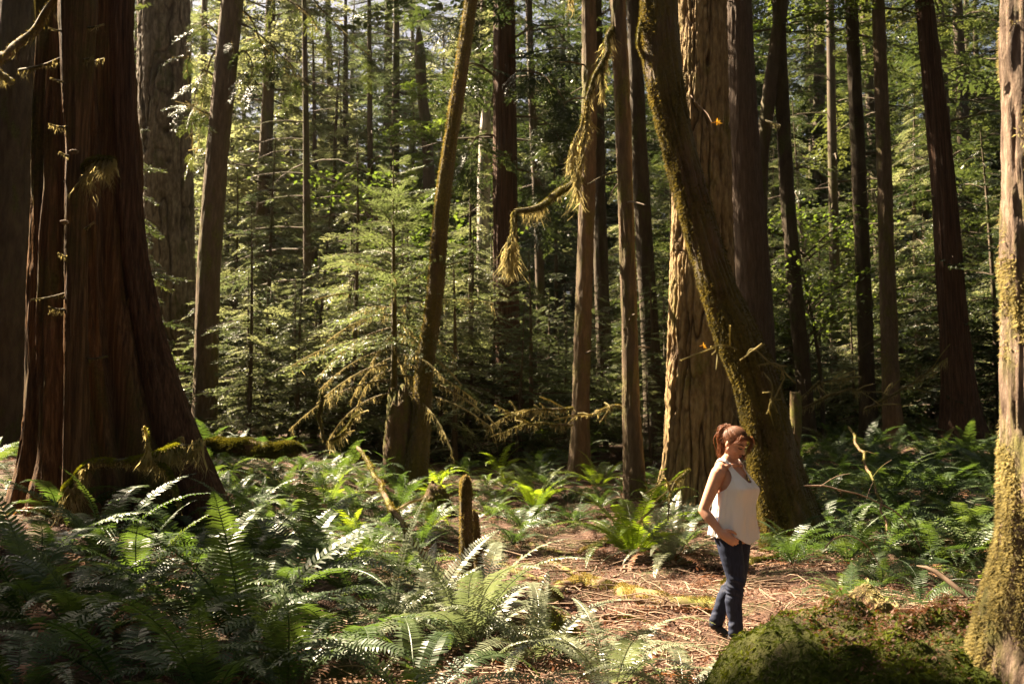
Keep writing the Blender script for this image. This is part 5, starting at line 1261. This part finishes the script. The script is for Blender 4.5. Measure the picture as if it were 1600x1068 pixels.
    zs = np.array([.76, .86, .95, 1.05, 1.13, 1.19, 1.25, 1.31, 1.355, 1.39, 1.42]); cx = [.012, .012, .015, .018, .024, .034, .022, -.002, -.015, -.02, -.02]; rx = [.185, .172, .162, .152, .148, .150, .132, .108, .085, .066, .058]; ry = [.222, .212, .200, .188, .180, .178, .172, .164, .150, .115, .075]
    th = np.linspace(-math.pi, math.pi, na, endpoint=False); t = np.linspace(0, 1, nz)
    TH, T = np.meshgrid(th, t)
    hem = .815 - .05 * np.exp(-(TH / .55) ** 2) - .01 * np.cos(2 * TH) + .014 * np.sin(5 * TH + 1)
    Z = hem + (1.42 - hem) * T
    CX, RX, RY = (np.interp(Z, zs, k) for k in (cx, rx, ry))
    fl = smooth(1.2, .80, Z)
    fold = (vnoise(np.stack([np.cos(TH) * 3.2, np.sin(TH) * 3.2, Z * 1.6], -1)) - .5) * .075 * fl + np.sin(TH * 13 + 2 * np.sin(Z * 5)) * .007 * fl + (vnoise(np.stack([np.cos(TH) * 7, np.sin(TH) * 7, Z * 7], -1)) - .5) * .016
    bust = .03 * sum(np.exp(-((TH - s * .62) / .34) ** 2 - ((Z - 1.165) / .075) ** 2) for s in (-1, 1))
    plk = .004 * (np.abs(TH) < .07) * (Z < 1.22)
    k = fold + bust + plk
    V = np.stack([CX + (RX + k) * np.cos(TH), (RY + k) * np.sin(TH), Z], -1).reshape(-1, 3)
    i = np.arange(nz - 1)[:, None]; j = np.arange(na)[None]; j2 = (j + 1) % na
    F = np.stack([i * na + j, i * na + j2, (i + 1) * na + j2, (i + 1) * na + j], -1).reshape(-1, 4)
    c = V[F].mean(1); ay = np.abs(c[:, 1]); front = c[:, 0] > -.02
    cut = front & (c[:, 2] > 1.235 + .145 * (ay / .088) ** 2.4) & (ay < .095)
    cut |= (~front) & (c[:, 2] > 1.33 + .06 * (ay / .09) ** 2) & (ay < .1)
    cut |= ((c[:, 0] + .018) / .098) ** 2 + ((c[:, 2] - 1.285) / .118) ** 2 + (np.clip(.158 - ay, 0, 1) / .05) ** 2 < 1
    cut |= (ay > .14) & (c[:, 2] > 1.30)
    F = F[~cut]
    ed = np.sort(np.concatenate([F[:, [0, 1]], F[:, [1, 2]], F[:, [2, 3]], F[:, [3, 0]]]), 1)
    ue, ct = np.unique(ed, axis=0, return_counts=True); be = ue[ct == 1]
    for _ in range(60):
        sm = np.zeros_like(V); nn = np.zeros(len(V))
        for q0, q1 in ((0, 1), (1, 0)): np.add.at(sm, be[:, q0], V[be[:, q1]]); np.add.at(nn, be[:, q0], 1)
        bb = nn > 0; V[bb] = V[bb] * .5 + sm[bb] / nn[bb][:, None] * .5
    used = np.unique(F); mp = np.full(len(V), -1); mp[used] = np.arange(len(used))
    bl_ = ob('tmp_blouse', mesh_np('blouse', V[used], mp[F], M['blouse']), root)
    sw = bl_.modifiers.new('w', 'SHRINKWRAP'); sw.target = bo; sw.wrap_method = 'NEAREST_SURFACEPOINT'; sw.wrap_mode = 'OUTSIDE'; sw.offset = .007
    sm_ = bl_.modifiers.new('s', 'SMOOTH'); sm_.iterations = 10; sm_.factor = .5
    s3 = bl_.modifiers.new('w2', 'SHRINKWRAP'); s3.target = bo; s3.wrap_method = 'NEAREST_SURFACEPOINT'; s3.wrap_mode = 'OUTSIDE'; s3.offset = .005
    s4 = bl_.modifiers.new('s2', 'SMOOTH'); s4.iterations = 3; s4.factor = .5
    so_ = bl_.modifiers.new('t', 'SOLIDIFY'); so_.thickness = .003; so_.offset = 1
    dg = bpy.context.evaluated_depsgraph_get(); dg.update()
    bm2 = bpy.data.meshes.new_from_object(bl_.evaluated_get(dg), depsgraph=dg); bpy.data.objects.remove(bl_)
    bm2.name = 'blouse'
    if not bm2.materials: bm2.materials.append(M['blouse'])
    bm2.polygons.foreach_set('use_smooth', np.ones(len(bm2.polygons), bool))
    ob('blouse', bm2, root)
    # hair
    g = np.random.default_rng(3); Hh = Acc()
    er = np.array([.104, .083, .094]); cc = np.array([-.014, 0, .022])
    th = np.linspace(0, 2 * math.pi, 60, endpoint=False); ph = np.linspace(-1.2, 1.55, 44)
    Vs = np.stack([np.cos(ph)[:, None] * np.cos(th), np.cos(ph)[:, None] * np.sin(th), np.repeat(np.sin(ph)[:, None], 60, 1)], -1).reshape(-1, 3)
    ang = np.arctan2(Vs[:, 1], Vs[:, 0])
    Vh = Vs * er * (1 + .02 * np.sin(ang * 24 + 3 * Vs[:, 2]))[:, None] + cc
    i = np.arange(43)[:, None]; j = np.arange(60)[None]; j2 = (j + 1) % 60
    Fh = np.stack([i * 60 + j, i * 60 + j2, (i + 1) * 60 + j2, (i + 1) * 60 + j], -1).reshape(-1, 4)
    cf = Vh[Fh].mean(1)
    keep = (cf[:, 2] > .062 + .0 * cf[:, 0]) | (cf[:, 0] < .035 - .0) & (cf[:, 2] > .0) | (cf[:, 0] < -.03)
    keep &= cf[:, 2] > -.055
    Hh.add(Vh @ HM.T + hc, Fh[keep])
    tie = np.array([-.114, 0, .062])
    for q in range(240):
        a = g.uniform(-2.7, 2.7); e = g.uniform(.1, .9) if abs(a) < 1.1 else g.uniform(-.55, .8)
        d0 = np.array([math.cos(e) * math.cos(a), math.cos(e) * math.sin(a), math.sin(e)])
        if d0[0] > .45 and d0[2] < .42: continue
        d1 = (tie - cc) / er; d1 /= np.linalg.norm(d1)
        us = np.linspace(0, 1, 7)[:, None]; pth = d0 * (1 - us) + d1 * us; pth /= np.linalg.norm(pth, axis=1)[:, None]
        pts = (pth * er * (1.0 + .03 * np.sin(us * 3.14) + g.uniform(0, .03)) + cc) @ HM.T + hc
        p, r, s = resample(pts, [.0028] * 7, n=12); v, f = tube(p, r * g.uniform(.6, 1.3), 4); Hh.add(v, f)
    tw = HM @ tie + hc
    for q in range(230):
        sp_ = g.normal(0, 1, 3)
        pts = np.array([tw + sp_ * .008, tw + np.array([-.028, 0, .004]) + sp_ * .014, tw + np.array([-.046, 0, -.045]) + sp_ * .026, tw + np.array([-.045, 0, -.12]) + sp_ * .03, tw + np.array([-.03, 0, -.2 - .07 * g.random()]) + sp_ * np.array([.032, .03, .03])])
        p, r, s = resample(pts, [.003, .0035, .0035, .0028, .0008], n=16); p = p + .009 * np.sin(s * 38 + q)[:, None] * np.array([.4, 1, .2]); v, f = tube(p, r, 4); Hh.add(v, f)
    for q in range(90):      # loose flyaway hairs
        a = g.uniform(-2.8, 2.8); e = g.uniform(-.2, 1.3)
        d0 = np.array([math.cos(e) * math.cos(a), math.cos(e) * math.sin(a), math.sin(e)])
        if d0[0] > .5 and d0[2] < .4: continue
        b0 = (d0 * er + cc) @ HM.T + hc; dv = (d0 @ HM.T) * .5 + np.array([-.6, 0, -.1]) + g.normal(0, .35, 3)
        Lq = g.uniform(.025, .07); pts = np.array([b0, b0 + dv * Lq * .5, b0 + dv * Lq + [0, 0, -.4 * Lq]])
        v, f = tube(resample(pts, [.0012, .001, .0004], n=6)[0], np.linspace(.0012, .0004, 6), 4); Hh.add(v, f)
    ell(Hh, tw + [-.01, 0, .005], (.02, .02, .02))
    for s in (-1, 1):
        for q in range(34 if s > 0 else 16):
            y0 = s * g.uniform(.02, .07); o_ = g.normal(0, .007, 3); ln = g.uniform(.55, 1.0) if s > 0 else g.uniform(.3, .6)
            hp = [H(.065, y0, .085), H(.095, y0 + s * .018, .055), H(.088, s * .078, .0), H(.078, s * .088, -.06), H(.075, s * .09, -.12), H(.06, s * .085, -.17)]
            if s < 0: hp = [H(.060, y0, .088), H(.078, y0 - .02, .058), H(.050, -.085, .02), H(.035, -.092, -.02), H(.035, -.092, -.07), H(.03, -.09, -.11)]
            pts = np.array(hp) + o_; kk = max(3, int(round(len(pts) * ln))); pts = pts[:kk]
            p, r, s2 = resample(pts, np.linspace(.003, .0008, kk), n=14); p = p + .004 * np.sin(s2 * 45 + q)[:, None] * np.array([.6, .8, 0]); v, f = tube(p, r, 4); Hh.add(v, f)
    acc_ob('hair', Hh, M['hair'], root)
    return root
person()
# ------------------------------------------------------------------ camera, sun, sky
cd = bpy.data.cameras.new('camera'); cam = bpy.data.objects.new('camera', cd); COL.objects.link(cam)
cd.sensor_fit = 'HORIZONTAL'; cd.sensor_width = 36.0; cd.lens = 36.0 * FPX / 1600.0
cd.clip_start = 0.1; cd.clip_end = 3000
cam.location = (0, 0, CAMZ); cam.rotation_euler = (math.pi / 2 + PITCH, 0, 0)
cd.dof.use_dof = True; cd.dof.focus_distance = 8.3; cd.dof.aperture_fstop = 3.5
SC.camera = cam
sl = bpy.data.lights.new('sun', 'SUN'); sl.energy = 5.0; sl.angle = R(0.5); sl.color = (1.0, 0.87, 0.69)
so = bpy.data.objects.new('sun', sl); COL.objects.link(so)
so.rotation_euler = Vector(-SUN).to_track_quat('-Z', 'Y').to_euler(); so.location = (SUN * 60)
w = bpy.data.worlds.new('World'); SC.world = w; w.use_nodes = True
nt = w.node_tree; nt.nodes.clear()
sky = nt.nodes.new('ShaderNodeTexSky'); sky.sky_type = 'NISHITA'; sky.sun_disc = False
sky.sun_elevation = SUN_E; sky.sun_rotation = math.atan2(SUN[0], SUN[1])
sky.air_density = 0.7; sky.dust_density = 6.0; sky.ozone_density = 0.6
bg = nt.nodes.new('ShaderNodeBackground'); bg.inputs['Strength'].default_value = 0.024
wo = nt.nodes.new('ShaderNodeOutputWorld')
nt.links.new(sky.outputs[0], bg.inputs[0]); nt.links.new(bg.outputs[0], wo.inputs[0])
SC.view_settings.view_transform = 'Standard'; SC.view_settings.look = 'None'; SC.view_settings.gamma = 1.0
SC.view_settings.exposure = 2.95
SC.view_settings.use_white_balance = True; SC.view_settings.white_balance_temperature = 7300
SC.cycles.max_bounces = 7; SC.cycles.diffuse_bounces = 4; SC.cycles.transmission_bounces = 5; SC.cycles.glossy_bounces = 2
SC.cycles.caustics_reflective = False; SC.cycles.caustics_refractive = False
SC.cycles.sample_clamp_indirect = 4.0

# ------------------------------------------------------------------ thin forest air
def haze():
    m = bpy.data.materials.new('haze'); m.use_nodes = True; n = m.node_tree; n.nodes.clear()
    v = n.nodes.new('ShaderNodeVolumePrincipled'); o = n.nodes.new('ShaderNodeOutputMaterial')
    v.inputs['Color'].default_value = (0.95, 0.93, 0.85, 1); v.inputs['Density'].default_value = HAZE; v.inputs['Anisotropy'].default_value = 0.5
    n.links.new(v.outputs[0], o.inputs['Volume'])
    V = np.array([(x, y, z) for z in (-3.0, 45.0) for y in (-70, 1250) for x in (-650, 650)], float)
    F = np.array([[0, 2, 3, 1], [4, 5, 7, 6], [0, 1, 5, 4], [2, 6, 7, 3], [0, 4, 6, 2], [1, 3, 7, 5]])
    h = ob('haze', mesh_np('haze', V, F, m, False)); h['kind'] = 'stuff'
HAZE = 0.0001
if HAZE: haze()
